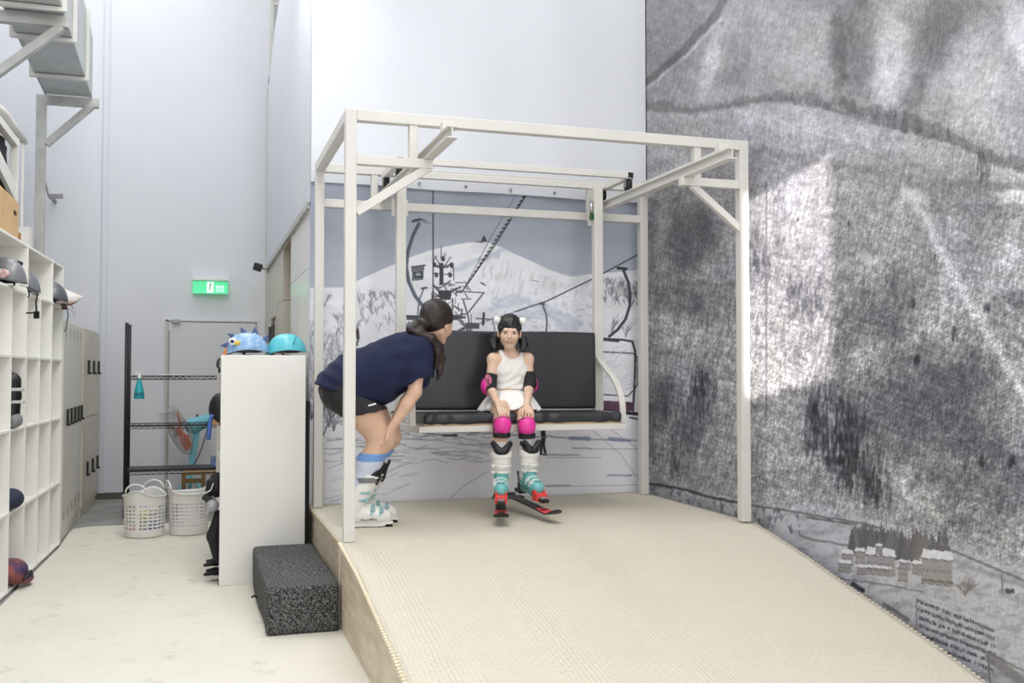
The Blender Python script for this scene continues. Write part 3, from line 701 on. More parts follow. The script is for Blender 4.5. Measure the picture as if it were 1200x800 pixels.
# dark conifer stands in brushy vertical strokes
k.stand(972, 500, 34, 64, .50, -.45, 1); k.stand(998, 540, 36, 58, .44, -.55, 2); k.stand(1000, 492, 18, 32, .50, -.3, 3); k.stand(1026, 570, 18, 30, .52, -.3, 4); k.stand(950, 500, 10, 44, .60, 0, 5)
k.stand(815, 475, 20, 46, .60, .35, 6); k.stand(822, 448, 16, 22, .55, .5, 7); k.stand(800, 520, 20, 40, .74, .3, 8); k.stand(785, 470, 18, 40, .72, .2, 9)
k.stand(942, 352, 26, 34, .66, .1, 10); k.stand(886, 300, 22, 34, .64, 0, 11); k.stand(912, 250, 12, 50, .78, 0, 12); k.stand(870, 330, 10, 60, .72, 0, 13)
for j_, (a, c, h) in enumerate(((1070, 356, 10), (1120, 392, 12), (1156, 362, 9), (1074, 422, 8), (1186, 540, 10), (1150, 540, 8), (1094, 300, 8), (1010, 330, 8), (935, 258, 5), (995, 262, 5))): k.stand(a, c, h * .55, h, .42, 0, 20 + j_)
# valley floor: snow, road, village, rows of parked cars
base = 566 + (x - 757) * .145 + np.clip(x - 1000, 0, 999) * .14
vm = np.clip((y - base + 10) / 16, 0, 1); k.fill((192, 193, 198), vm * .78)
k.mul(.86, vm * np.clip(fbm(x / 14, y / 7, 61) * 2.4, 0, 1)); k.mul(.84, vm * np.clip(vnoise(x / 1.6, y / 3, 62) - .25, 0, 1))
for i in range(60):
    xx = r.uniform(762, 940); yy = r.uniform(0, 26) + 574 + (xx - 757) * .15; k.twigs(xx, yy, r.uniform(5, 14), 3, np.array((112, 112, 118)) * r.uniform(.8, 1.3), 700 + i, .9)
k.line([(757, 566), (800, 573), (835, 583), (866, 589)], 3, (58, 56, 58), 1.4, .9, .8); k.line([(840, 576), (866, 584)], 1.5, (130, 130, 136))
k.line([(875, 591), (940, 601), (1010, 613), (1030, 618)], 2.4, (92, 88, 88), 1.4, .85, .8); k.line([(945, 606), (1000, 614)], 2.4, (100, 96, 94)); k.line([(1095, 636), (1140, 655), (1200, 680)], 2.8, (96, 92, 92), 1.4, .85); k.line([(1110, 655), (1160, 672), (1200, 687)], 6, (140, 139, 144), 4, .7, 2); k.line([(1110, 632), (1200, 660)], 16, (150, 151, 158), 10, .5)
k.line([(938, 628), (952, 632), (970, 635), (1000, 640)], 2.4, (104, 98, 94), 1.2, .8, .6)
k.conifers(998, 1075, lambda q: 648 + (q - 998) * .10, 24, 40, 60, (98, 96, 92), 71, 0, .85); k.conifers(1072, 1108, lambda q: 652, 20, 36, 24, (104, 102, 98), 72, 0, .85)
for cx, cy, w_, h_, roof in ((993, 654, 14, 12, 5), (1008, 652, 12, 14, 4), (990, 664, 16, 10, 4), (1032, 660, 34, 22, 9), (1030, 668, 30, 8, 3), (1058, 672, 12, 16, 6), (1075, 666, 12, 12, 4), (1098, 668, 36, 30, 10), (1030, 644, 8, 10, 3), (1060, 662, 14, 8, 3), (1010, 668, 12, 8, 3)):
    k.poly([(cx - w_ / 2, cy - h_ / 2), (cx + w_ / 2, cy - h_ / 2 + w_ * .1), (cx + w_ / 2, cy + h_ / 2 + w_ * .1), (cx - w_ / 2, cy + h_ / 2)], (150, 147, 145)); k.poly([(cx - w_ / 2 - 1, cy - h_ / 2), (cx - w_ / 2 + 2, cy - h_ / 2 - roof), (cx + w_ / 2 - 1, cy - h_ / 2 - roof + w_ * .1), (cx + w_ / 2 + 1, cy - h_ / 2 + w_ * .1)], (210, 211, 215))
    k.line([(cx - w_ / 2, cy - h_ / 2 + 1), (cx + w_ / 2, cy - h_ / 2 + w_ * .1 + 1)], 1.1, (104, 98, 94)); k.line([(cx - w_ / 2, cy + h_ / 2), (cx + w_ / 2, cy + h_ / 2 + w_ * .1)], 1.2, (112, 106, 102))
    for q in np.arange(cx - w_ / 2 + 2.5, cx + w_ / 2 - 1.5, 3.4): k.line([(q, cy + (q - cx) * .1), (q, cy + 1.8 + (q - cx) * .1)], 1.4, (96, 96, 100), .7, .8)
k.line([(1082, 679), (1116, 683)], 3, (116, 104, 94), 1); k.line([(985, 678), (1030, 684), (1062, 690), (1082, 694)], 1.6, (104, 98, 94), 1, .9, .8); k.twigs(1131, 698, 26, 14, (120, 112, 106), 88, 1.1, .7); k.line([(1174, 670), (1174, 694)], 1.6, (110, 104, 100)); k.poly([(1178, 689), (1188, 690), (1188, 696), (1178, 694)], (82, 80, 80)); k.line([(1193, 696), (1194, 722)], 1, (140, 136, 134))
for row in range(6):
    for i in range(34):
        xx = 1076 + i * 2.65 + row * .5 + r.uniform(-.5, .5); yy = 703 + row * 9.6 + i * 1.02 + r.uniform(-.8, .8)
        if xx > 1166 or r.random() < .08: continue
        k.line([(xx, yy), (xx + .6, yy + 2.6)], 2.0, np.array((66, 66, 70)) * r.uniform(.7, 1.5), .8, .95)
k.line([(1074, 702), (1074, 742)], 1.6, (118, 116, 114), 1, .9); k.line([(999, 684), (1012, 692)], 5, (60, 58, 58), 1.4, .9, 1); k.line([(1036, 708), (1064, 726)], 5, (112, 110, 110), 2, .8); k.line([(1160, 770), (1200, 800)], 12, (120, 119, 118), 3, .8); k.line([(1158, 765), (1160, 800)], 2, (110, 108, 106)); k.line([(1146, 758), (1200, 786)], 2, (106, 103, 100), 1, .9)
for i in range(30):
    xx = r.uniform(1100, 1200); yy = r.uniform(690, 790); k.line([(xx, yy), (xx + r.uniform(4, 14), yy + r.uniform(1, 6))], 1, (150, 148, 148), 1, .6)
k.line([(898, 214), (898, 330), (898, 492)], 2.4, (116, 112, 116), 1, .75, .2)
k.C[:, 2] *= 1 + .03 * np.clip(fbm(x / 80, y / 80, 77) * 2, 0, 1)
k.C = (k.C - 128) * 1.05 + 126
dk_ = np.clip((135 - k.C[:, 1]) / 60, 0, 1) * np.clip((y - 200) / 150, 0, 1); k.C[:, 2] *= 1 + .10 * dk_; k.C[:, 0] *= 1 - .01 * dk_
def scratch_print(name, layers):
    """the print read off the cloth, broken up by fine twig strokes (amount stored with the print)"""
    m = bpy.data.materials.new(name); m.use_nodes = True; nt = m.node_tree; b = nt.nodes['Principled BSDF']; L = nt.links.new
    a = nt.nodes.new('ShaderNodeVertexColor'); a.layer_name = 'Col'; out = a.outputs[0]; tc = nt.nodes.new('ShaderNodeTexCoord')
    for sy, sz, rx, am in layers:
        m0 = nt.nodes.new('ShaderNodeMapping'); m0.inputs['Rotation'].default_value = (rx, 0, 0); L(tc.outputs['Object'], m0.inputs[0])
        mp = nt.nodes.new('ShaderNodeMapping'); mp.inputs['Scale'].default_value = (0, sy, sz); L(m0.outputs[0], mp.inputs[0])
        n = nt.nodes.new('ShaderNodeTexNoise'); n.inputs['Scale'].default_value = 1; n.inputs['Detail'].default_value = 2; L(mp.outputs[0], n.inputs['Vector'])
        def mth(op, p, q):
            t = nt.nodes.new('ShaderNodeMath'); t.operation = op
            for i, v in enumerate((p, q)):
                if isinstance(v, (int, float)): t.inputs[i].default_value = v
                else: L(v, t.inputs[i])
            return t.outputs[0]
        f = mth('ADD', mth('MULTIPLY', mth('MULTIPLY', mth('SUBTRACT', n.outputs['Fac'], .5), am * 2.6), a.outputs[1]), 1.)
        vm_ = nt.nodes.new('ShaderNodeVectorMath'); vm_.operation = 'SCALE'; L(out, vm_.inputs[0]); L(f, vm_.inputs['Scale']); out = vm_.outputs[0]
    L(out, b.inputs['Base Color']); b.inputs['Roughness'].default_value = .62
    return m
M_MOUNT = scratch_print('mountainside_print', [(80, 26, 0, .62), (20, 95, .42, .62), (20, 85, -.34, .42), (140, 120, 0, .45)])
mb_ = raw_mesh('banner', P, Q, M_MOUNT, None, lin(np.clip(k.C, 18, 245)))
ca_ = mb_.data.color_attributes['Col']; buf = np.hstack([lin(np.clip(k.C, 18, 245)), np.clip(SCR, 0, 1.2)[:, None]]).astype(np.float32); ca_.data.foreach_set('color', buf.ravel())
tag(mb_, 'tall grey printed banner of a wooded snowy mountainside covering the wall beside the ramp', 'banner')
# ================================================================== ski ramp
ZP = .51
M_WOOD = mat('pale_plywood', (222, 208, 188), .55, vscale=4, stretch=(1, 1, 5), rgb2=(200, 183, 160))
M_EDGE = mat('plywood_edge', (206, 178, 138), .6, var=.08, vscale=10)
ramp = thing('ski_ramp', 'plywood ski ramp topped with cream knobbly matting under the steel frame', 'ramp', (1.3, -.5, 0))
XA, XB = -.05, 2.64
LY = [1.73, .0, -.17, -.66, -1.163, -1.578, -1.894, -2.4, -3.0, -3.5]; LZ = [.51, .51, .50, .46, .39, .325, .272, .19, .09, .02]
RY = [1.73, .03, -.155, -.527, -1.01, -1.359, -1.668, -1.943, -2.17, -2.4]; RZ = [.51, .505, .472, .396, .281, .205, .135, .06, .018, .013]
ys = np.concatenate([np.linspace(1.73, 0, 12), np.linspace(-.05, -3.5, 70)])
nu = 60
def ramp_z(xx, yy):
    a = np.interp(-yy, -np.array(LY), LZ); b = np.interp(-yy, -np.array(RY), RZ); t = np.clip((xx - XA) / (XB - XA), 0, 1)
    return a + (b - a) * t
xsr = np.linspace(XA, XB, nu); V = []
for yy in ys:
    for xx in xsr: V.append((xx, yy, ramp_z(xx, yy)))
V = np.array(V); N = len(V); i = np.arange(N).reshape(len(ys), nu)
Q = np.stack([i[:-1, :-1], i[1:, :-1], i[1:, 1:], i[:-1, 1:]], -1).reshape(-1, 4)
deck = raw_mesh('mat_surface', V - wloc(ramp), Q, M_RAMPMAT, ramp)
sp_ = deck.modifiers.new('thick', 'SOLIDIFY'); sp_.thickness = .018; sp_.offset = -1
# toothed edges of the matting
def teeth(xe, sgn, Yt, Zt, y_to, step):
    te = MB()
    yy = -.02 if sgn < 0 else .0
    while yy > y_to:
        zz = np.interp(-yy, -np.array(Yt), Zt); te.sphere((xe + sgn * (.008 if sgn < 0 else .002), yy, zz + (.002 if sgn < 0 else -.006)), (.013, step * .34, .008), 8, 5); yy -= step
    te.build('edge_teeth', mat('cream_teeth', (226, 214, 188), .6), ramp)
teeth(XA, -1, LY, LZ, -3.3, .030); teeth(XB, 1, RY, RZ, -2.3, .030)
# side panels
sd = MB().prism([(XA + .012, .10, .0), (XA + .012, 1.73, .0), (XA + .012, 1.73, .492), (XA + .012, .10, .492)], (.018, 0, 0)); sd.build('side_panel', M_WOOD, ramp)
pl = [(XA + .012, .096, .0)] + [(XA + .012, .096, .492)] + [(XA + .012, yy, zz - .018) for yy, zz in zip(LY[1:], LZ[1:])]
MB().prism(pl + [(XA + .012, -3.5, 0)], (.018, 0, 0)).build('side_panel', M_WOOD, ramp)
pr_ = [(XB - .03, 1.73, .0), (XB - .03, 1.73, .49)] + [(XB - .03, yy, max(zz - .02, .003)) for yy, zz in zip(RY[1:], RZ[1:])]
MB().prism(pr_ + [(XB - .03, -2.4, 0)], (.018, 0, 0)).build('side_panel', M_WOOD, ramp)
rim = MB()
for (ya, za), (yb, zb) in zip(list(zip(LY, LZ))[:-1], list(zip(LY, LZ))[1:]):
    rim.bar((XA + .004, ya, za - .016), (XA + .004, yb, zb - .016), .014, .016)
rim.build('edge_trim', M_EDGE, ramp)
MB().bx(XA + .004, XA + .012, .085, .107, 0, .49).build('panel_joint', mat('pale_joint', (226, 216, 198), .6), ramp)
# lifted metal plate at the right edge of the mat
e1 = at(1042, 719, x=2.655); ep = thing('edge_plate', 'thin grey metal plate poking from under the mat edge by the village print', 'plate', e1)
MB().prism([(2.600, e1[1] + .03, e1[2] - .006), (2.685, e1[1] + .02, e1[2] + .014), (2.69, e1[1] - .16, e1[2] - .045), (2.60, e1[1] - .15, e1[2] - .045)], (0, 0, -.012)).build('plate', mat('plate_grey', (120, 116, 112), .5, metal=.4), ep)

# ================================================================== steel frame
HT = 3.01; TW = .065
fr = thing('steel_frame', 'white box-section steel frame with four posts standing on the ramp', 'frame', (1.29, .8, ZP))
YB = 1.527
def bar(name, a, b, w=TW, h=TW, par=fr, up=(0, 0, 1), m=None, bev=.004): return MB().bar(a, b, w, h, up).build(name, m or M_FRAME, par, bevel=bev)
for px_ in (0, 2.5825):
    for py_ in (TW / 2, YB + TW / 2):
        MB().bx(px_ - TW / 2, px_ + TW / 2, py_ - TW / 2, py_ + TW / 2, ZP + .002, HT).build('post', M_FRAME, fr, bevel=.004)
zt_ = HT - TW / 2
bar('top_beam', (TW / 2, TW / 2, zt_), (2.5825 - TW / 2, TW / 2, zt_)); bar('top_beam', (TW / 2, YB + TW / 2, zt_), (2.5825 - TW / 2, YB + TW / 2, zt_))
for px_ in (0, 2.5825): bar('top_beam', (px_, TW, zt_), (px_, YB, zt_))
zc = 2.718
bar('cross_bar', (TW / 2, YB + TW / 2, zc), (2.5825 - TW / 2, YB + TW / 2, zc), h=.06)
XL, XR = .461, 2.168
for a, b in ((TW / 2, .485), (2.13, 2.5825 - TW / 2)):
    bar('rail_support', (a, .032, zc), (b, .032, zc), .055, .055)
for xx in (.368, 2.245):
    bar('stub', (xx, .032, zc + .027), (xx, .032, HT - TW), .05, .05, up=(0, 1, 0))
for xx in (.40, 2.12): bar('stub', (xx, YB + .03, zc + .03), (xx, YB + .03, HT - TW), .05, .05, up=(0, 1, 0))
# braces in the front plane
a0 = at(415, 246, y=.032); b0 = at(500, 190, y=.032); bar('brace', (TW / 2 + .0, .032, 2.41), (.47, .032, 2.705), .05, .045, up=(0, 1, 0))
bar('brace', (2.21, .032, 2.70), (2.5825 - .01, .032, 2.42), .045, .04, up=(0, 1, 0))
# two I-section rails the bench carriage runs on
for X in (XL, XR):
    i_ = MB(); ya, yb = -.56, YB + .05; z0 = zc + .0275
    i_.bx(X - .03, X + .03, ya, yb, z0, z0 + .007).bx(X - .03, X + .03, ya, yb, z0 + .058, z0 + .065).bx(X - .004, X + .004, ya, yb, z0 + .006, z0 + .06)
    rl = i_.build('rail', M_FRAME, fr)
    MB().bx(X - .03, X + .03, -.46, -.40, z0 + .065, z0 + .115).build('stop_block', M_FRAME, rl, bevel=.003)
# ================================================================== rolling bench
bn = thing('lift_bench', 'black padded chairlift-style bench hanging from a white wheeled carriage', 'bench', (1.315, 1.1, 1.1))
zr = zc + .0925; Y1, Y2 = .93, 1.41; zw = zr + .05; zt2 = zr + .115
for X in (XL, XR):
    MB().bar((X, Y1 - .05, zt2), (X, Y2 + .06, zt2), .05, .05).build('carriage_tube', M_FRAME, bn, bevel=.003)
    MB().bx(X - .02, X + .02, Y1 - .0535, Y1 - .0495, zt2 - .019, zt2 + .019).build('tube_end', M_BLACK, bn)
    for Y in (Y1, Y2):
        wh = MB(); R90 = np.array([[0, 0, 1], [0, 1, 0], [-1, 0, 0]])
        wh.lathe([(.012, -.018), (.040, -.018), (.048, -.012), (.048, .012), (.040, .018), (.012, .018)], (X, Y, zw), 20, R90)
        wo = wh.build('wheel', M_BLACK, bn)
        MB().lathe([(.0, -.021), (.016, -.021), (.016, .021), (0, .021)], (X, Y, zw), 12, R90).build('hub', M_CHROME, wo)
        fk = MB(); fk.bx(X - .026, X + .026, Y - .022, Y + .022, zt2 - .030, zt2 - .024)
        for sx in (-.026, .022): fk.prism([(X + sx, Y - .022, zt2 - .026), (X + sx, Y + .022, zt2 - .026), (X + sx, Y + .016, zw - .018), (X + sx, Y - .016, zw - .018)], (.004, 0, 0))
        fk.build('wheel_fork', M_GREYMETAL, wo)
MB().bar((XL - .025, Y1 - .03, zt2 + .0), (XR - .025, Y1 - .03, zt2), .045, .045).build('carriage_beam', M_FRAME, bn, bevel=.003)
MB().bar((XL + .025, Y2 - .05, zt2), (XR - .025, Y2 - .05, zt2), .045, .045).build('carriage_beam', M_FRAME, bn, bevel=.003)
XH = (.555, 2.09); YH = 1.325
for X in XH:
    MB().bx(X - .035, X + .035, YH - .03, YH + .03, 1.09, zt2 + .0).build('hanger', M_FRAME, bn, bevel=.004)
    MB().bx(min(X, X + (XL - X if X < 1 else XR - X)), max(X, XL if X < 1 else XR), YH - .02, YH + .02, zt2 - .022, zt2 + .022).build('hanger_arm', M_FRAME, bn)
    MB().bx(X - .06, X + .06, YH + .03, YH + .05, 2.62, 2.74).build('hanger_plate', M_FRAME, bn)
gl = MB().bx(XH[1] - .06, XH[1] - .035, YH - .02, YH + .02, 2.66, 2.70).build('green_clip', mat('green_clip', (34, 92, 50), .4), bn); gl['label'] = 'dark green clip'
MB().cyl((XH[1] - .05, YH, 2.70), (XH[1] - .05, YH, 2.80), .012).build('latch_pin', M_CHROME, bn)
# seat frame
ZF = 1.10; YF = .80
sf = MB()
sf.bar((.585, YF + .02, ZF), (2.085, YF + .02, ZF), .04, .042).bar((.60, YF, ZF), (.55, YH, ZF), .04, .042).bar((2.07, YF, ZF), (2.09, YH, ZF), .04, .042).bar((.54, YH, ZF), (2.1, YH, ZF), .04, .042)
sf.build('seat_frame', M_FRAME, bn, bevel=.003)
MB().bx(.62, 2.05, YF + .02, YH - .04, ZF + .021, ZF + .034).build('seat_board', mat('birch_board', (198, 170, 138), .5, var=.1, vscale=6), bn)
M_LEATHER = mat('black_vinyl', (44, 45, 49), .36, var=.08, vscale=4, bump=.12, bscale=130, bdist=.001)
c = SDF((.5, .7, 1.08), (2.2, 1.5, 1.9), .008); c.rbox((1.335, YF + .245, 1.168), (.725, .245, .036), .022)
c.displace(lambda X, Y, Z: .0035 * np.sin(X * 37 + 3 * np.sin(X * 9)) * np.exp(-((Y - YF) / .06) ** 2) + 0 * Z); c.build('seat_cushion', M_LEATHER, bn)
c = SDF((.5, 1.1, 1.18), (2.2, 1.5, 1.85), .008); c.rbox((1.335, 1.262, 1.50), (.702, .03, .288), .018)
c.displace(lambda X, Y, Z: .002 * np.sin(X * 6 + Z * 4) + 0 * Y); c.build('backrest', M_LEATHER, bn)
# armrests: bent flat bars from hanger to seat corner
for X, s in ((XH[0] + .035, 1), (XH[1] - .03, -1)):
    arc = [(X - s * .02, YH - .03, 1.60), (X - s * .02, 1.24, 1.565), (X - s * .022, 1.15, 1.515), (X - s * .03, 1.05, 1.455), (X - s * .035, .97, 1.39), (X - s * .04, .92, 1.32), (X - s * .04, .89, 1.25), (X - s * .04, .88, 1.12)]
    MB().ribbon(arc, .045, .022, (1, 0, 0)).build('armrest', M_FRAME, bn, bevel=.003)
# ================================================================== foam block step
fb = SDF((-.53, -.07, -.02), (.0, 1.5, .36), .010)
fb.rbox((-.255, .70, .148), (.205, .70, .136), .022)
fb.displace(lambda X, Y, Z: .004 * np.sin(Y * 7 + 1) * np.sin(Z * 9) + .006 * np.exp(-((X + .45) / .05) ** 2) * np.sin(Y * 5) + .0022 * np.sin(X * 260) * np.sin(Y * 250) * np.sin(Z * 240))
M_FOAM = bpy.data.materials.new('speckled_foam'); M_FOAM.use_nodes = True
_nt = M_FOAM.node_tree; _b = _nt.nodes['Principled BSDF']; _tc = _nt.nodes.new('ShaderNodeTexCoord')
_n = _nt.nodes.new('ShaderNodeTexNoise'); _n.inputs['Scale'].default_value = 130; _n.inputs['Detail'].default_value = 2; _nt.links.new(_tc.outputs['Object'], _n.inputs['Vector'])
_r = _nt.nodes.new('ShaderNodeValToRGB'); _r.color_ramp.elements[0].position = .44; _r.color_ramp.elements[1].position = .66; _r.color_ramp.elements[0].color = (.02, .02, .022, 1); _r.color_ramp.elements[1].color = (.22, .22, .22, 1)
_nt.links.new(_n.outputs['Fac'], _r.inputs[0]); _nt.links.new(_r.outputs[0], _b.inputs['Base Color']); _b.inputs['Roughness'].default_value = .95
_bp = _nt.nodes.new('ShaderNodeBump'); _bp.inputs['Strength'].default_value = .9; _bp.inputs['Distance'].default_value = .006; _nt.links.new(_n.outputs['Fac'], _bp.inputs['Height']); _nt.links.new(_bp.outputs[0], _b.inputs['Normal'])
ft = thing('foam_block', 'dark speckled foam block serving as a step beside the ramp', 'foam block', (-.255, .7, .012))
fb.build('block', M_FOAM, ft)
MB().ribbon([(-.46, .75, .07), (-.485, .74, .085), (-.50, .735, .075)], .02, .008, (0, 1, 0)).build('torn_tag', M_BLACK, ft)
# ================================================================== white cabinet with gear beside the foam block
M_WHITEBOARD = mat('white_melamine', (240, 239, 234), .38, var=.012, vscale=2)
cb = thing('storage_cabinet', 'white melamine cabinet with its plain end panel facing us beside the foam block', 'cabinet', (-.39, 1.9, .012))
MB().bx(-.68, -.10, 1.46, 1.485, .012, 1.605).build('end_panel', M_WHITEBOARD, cb, bevel=.003)
MB().bx(-.68, -.10, 1.485, 2.9, 1.585, 1.605).build('top', M_WHITEBOARD, cb)
MB().bx(-.13, -.10, 1.485, 2.9, .012, 1.585).build('back_panel', M_WHITEBOARD, cb)
MB().bx(-.68, -.13, 2.88, 2.9, .012, 1.585).build('end_panel', M_WHITEBOARD, cb)
for z_ in (.03, .45, .82, 1.2): MB().bx(-.675, -.13, 1.485, 2.88, z_, z_ + .018).build('shelf', M_WHITEBOARD, cb)
MB().bx(-.69, -.655, 1.47, 1.50, .0, .03).build('foot', M_GREYMETAL, cb)
MB().bx(-.094, -.066, 1.50, 1.53, 0, 1.28).build('gap_shade_strip', M_RUBBER, kind='structure')  # black strip standing in for the shade in the gap beside the cabinet

# gear poking out of the open side
def soft(name, label, cat, fn, m, lo, hi, h=.008, base=None, group=None):
    s = SDF(lo, hi, h); fn(s); t = thing(name, label, cat, base if base is not None else ((lo[0] + hi[0]) / 2, (lo[1] + hi[1]) / 2, lo[2]), group=group)
    s.build('body', m, t); return t
def W(px_, py_, y_=1.62): return at(px_, py_, y=y_)
M_CLOTHBLK = mat('black_nylon', (26, 26, 29), .7, bump=.2, bscale=40)
g1 = W(254, 478); t = soft('helmet', 'black helmet peeking out of the white cabinet beside the fan', 'helmet', lambda s: s.ell(g1 + [.03, .06, -.01], (.085, .1, .12)), M_BLACK, g1 - .2, g1 + .25)
g2 = at(247, 506, y=1.62)
t = thing('knee_guard', 'blue strap guard hanging below the black helmet on the cabinet edge', 'guard', g2)
MB().tube([W(254, 486), W(248, 487), W(246, 494), W(245, 508), W(244, 515)], .015, 10).build('strap', mat('blue_plastic', (70, 104, 178), .45), t)
MB().box(W(253, 494, 1.66), (.05, .08, .045)).build('buckle', mat('tan_leather', (190, 150, 105), .6), t, bevel=.006)
g3 = W(249, 574)
t = soft('wrist_guard', 'black and silver wrist guards stuffed in the cabinet, sticking out over a white basket', 'guard', lambda s: (s.ell(g3 + [.03, .05, .03], (.06, .08, .09)), s.cone(W(247, 565), W(243, 585), .03, .022, .01)), M_CLOTHBLK, g3 - .22, g3 + .25)
MB().box(W(243, 584, 1.60), (.07, .02, .05), np.array(Matrix.Rotation(.7, 3, 'Y'))).build('splint', M_BLACK, t, bevel=.008)
MB().sphere(W(249, 592, 1.6), (.045, .05, .045)).build('cap', mat('silver_plastic', (172, 172, 176), .3), t)
MB().ribbon([W(240, 578, 1.59), W(247, 574, 1.57), W(250, 566, 1.58)], .02, .006, (0, 1, 0)).build('white_strap', mat('white_webbing', (225, 225, 225), .7), t)
g4 = W(252, 625)
t = soft('shin_guard', 'long black shin guard standing in the cabinet, edge outside its front', 'guard', lambda s: (s.cone(W(256, 602), W(250, 628), .03, .045, .02), s.cone(W(250, 628), W(254, 655), .045, .025, .02)), M_CLOTHBLK, g4 - .3, g4 + .3)
for (pa, lab) in ((660, 'upper'), (671, 'lower')):
    gg = W(248, pa); soft('glove', 'black glove at the foot of the white cabinet, the %s of two' % lab, 'glove', lambda s: (s.ell(gg + [.03, .05, 0], (.055, .06, .028)), s.cone(gg + [.0, .0, 0], gg + [-.045, -.02, -.006], .018, .012, .012), s.cone(gg + [.01, .03, .01], gg + [-.03, .0, .02], .016, .01, .012)), M_CLOTHBLK, gg - .14, gg + .16, .006, group='black gloves at the cabinet foot')
gk = W(252, 690 - 8); 
g5 = W(255, 424, 1.5)
t = thing('strap_buckle', 'small black strap and buckle dangling at the top edge of the white cabinet', 'strap', g5)
MB().tube([W(257, 420, 1.47), W(255, 424, 1.46), W(254.5, 428, 1.46), W(257, 432, 1.46), W(257, 436, 1.47)], .008, 8).box(W(255.5, 426, 1.455), (.02, .008, .025)).build('strap', M_BLACK, t)

# ================================================================== helmets
def helmet(name, label, loc, rotz, rgb, size=(.135, .11, .155), rough=.35, wave=.022, vents=0, group=None, strap=True, rgb2=None, tilt=0.):
    """local: x forward, z up, origin under the rim"""
    t = thing(name, label, 'helmet', (0, 0, 0), 0, group); rx, ry, rz = size; n, m = 40, 14; V = []; F = []
    def rimz(a): return .016 + wave * (.5 + .5 * math.cos(2 * a + math.pi)) - .008 * math.cos(a)
    for sc in (1, .88):
        for j in range(m + 1):
            for i in range(n):
                a = 2 * math.pi * i / n; zr_ = rimz(a); ph0 = math.asin(min(1, zr_ / rz * .9)); ph = math.pi / 2 + (ph0 - math.pi / 2) * j / m
                r_ = math.cos(ph) ** .82 if ph < math.pi / 2 - 1e-6 else 0
                V.append((rx * sc * r_ * math.cos(a), ry * sc * r_ * math.sin(a), rz * (math.sin(ph) * (1 if sc == 1 else .93)) if j < m else zr_ * (rz / .155) ** 0))
    N = (m + 1) * n
    for o_, fl in ((0, 0), (N, 1)):
        for j in range(m):
            for i in range(n):
                q = (o_ + j * n + i, o_ + (j + 1) * n + i, o_ + (j + 1) * n + (i + 1) % n, o_ + j * n + (i + 1) % n); F.append(q[::-1] if fl else q)
    for i in range(n): F.append((m * n + i, N + m * n + i, N + m * n + (i + 1) % n, m * n + (i + 1) % n))
    mm = mat('helmet_%d_%d_%d' % tuple(rgb), rgb, rough, var=.03 if rgb2 is None else 0, vscale=30 if rgb2 else 6, rgb2=rgb2, coat=.3)
    sh = MB().add(V, F, True).build('shell', mm, t)
    MB().lathe([(.0, rz * .80), (rx * .5, rz * .7), (rx * .70, rz * .42), (rx * .72, .03), (rx * .6, .022), (rx * .5, rz * .4), (0, rz * .6)], (0, 0, 0), 24).build('liner', M_BLACK, t)
    for k_ in range(vents):
        a = -.9 + 1.8 * k_ / max(1, vents - 1); MB().sphere((rx * .62 * math.cos(a) * .9, ry * .72 * math.sin(a) * 1.1, rz * .82), (.022, .008, .006), 10, 6).build('vent', M_BLACK, sh)
    if strap:
        for s in (1, -1):
            MB().ribbon([(.02, s * ry * .86, .03), (.03, s * ry * .80, .008), (.01, s * ry * .5, .004), (-.02, s * ry * .2, .004)], .014, .003, (1, 0, 0)).build('strap', M_BLACK, t)
    t.location = [float(v) for v in loc]; t.rotation_euler = (0, tilt, rotz); return t
ZT = 1.606
hb = helmet('helmet', 'light blue spotted helmet with dark fins and a round cartoonish eye on the cabinet', (at(290, 415, y=1.66)[0], 1.66, ZT), math.pi * .97, (120, 160, 205), (.15, .118, .165), rgb2=(150, 188, 224))
M_FIN = mat('fin_blue', (72, 92, 136), .5)
def fin(p, dx, dz, h, par, lean=.4):
    p = np.array(p, float); q = np.array([dx, 0, dz]) / math.hypot(dx, dz); tdir = np.array([-q[2], 0, q[0]])
    s = SDF(p - h * 1.6, p + h * 1.6, .005); s.cone(p - q * .01 + tdir * h * .28, p - q * .01 - tdir * h * .28, .010, .010, .01)
    for f in np.linspace(0, 1, 6): s.cone(p + tdir * h * .3 * (1 - f) + q * h * f - tdir * lean * h * f * f, p - tdir * h * .3 * (1 - f) + q * h * f - tdir * lean * h * f * f, .010 * (1 - .6 * f), .010 * (1 - .6 * f), .006)
    V, Qd = s.mesh(); raw_mesh('fin', V, Qd, M_FIN, par)
for a in (0.06, .52, .98, 1.42, 1.92): 
    aa = math.pi * (.93 - a / 2.25 * .86); fin((-.15 * math.cos(aa) * .93, 0, .02 + .150 * math.sin(aa) ** .8 * .92), -math.cos(aa), math.sin(aa), .056, hb)
ey = MB().sphere((.098, .088, .098), (.026, .014, .026)).build('eye', mat('eye_white', (240, 240, 240), .3), hb, local=True)
MB().sphere((.100, .098, .098), (.014, .010, .014)).build('pupil', mat('eye_navy', (40, 48, 96), .2), ey, local=True)
MB().sphere((.066, .100, .088), (.019, .010, .019)).build('cheek_spot', mat('spot_yellow', (226, 196, 90), .4), hb, local=True)
bk_ = SDF((.10, -.06, -.01), (.22, .06, .08), .004); bk_.cone((.135, 0, .03), (.165, 0, .008), .03, .008, .01); V, Qd = bk_.mesh(); raw_mesh('beak', V, Qd, mat('beak_orange', (236, 150, 92), .5), hb)
dots = MB(); rr = random.Random(3)
for i in range(46):
    a = rr.uniform(-2.9, 2.9); ph = rr.uniform(.35, 1.35); cph = math.cos(ph) ** .82
    dots.sphere((.151 * cph * math.cos(a), .119 * cph * math.sin(a), .165 * math.sin(ph)), .0035 + .003 * rr.random(), 8, 5)
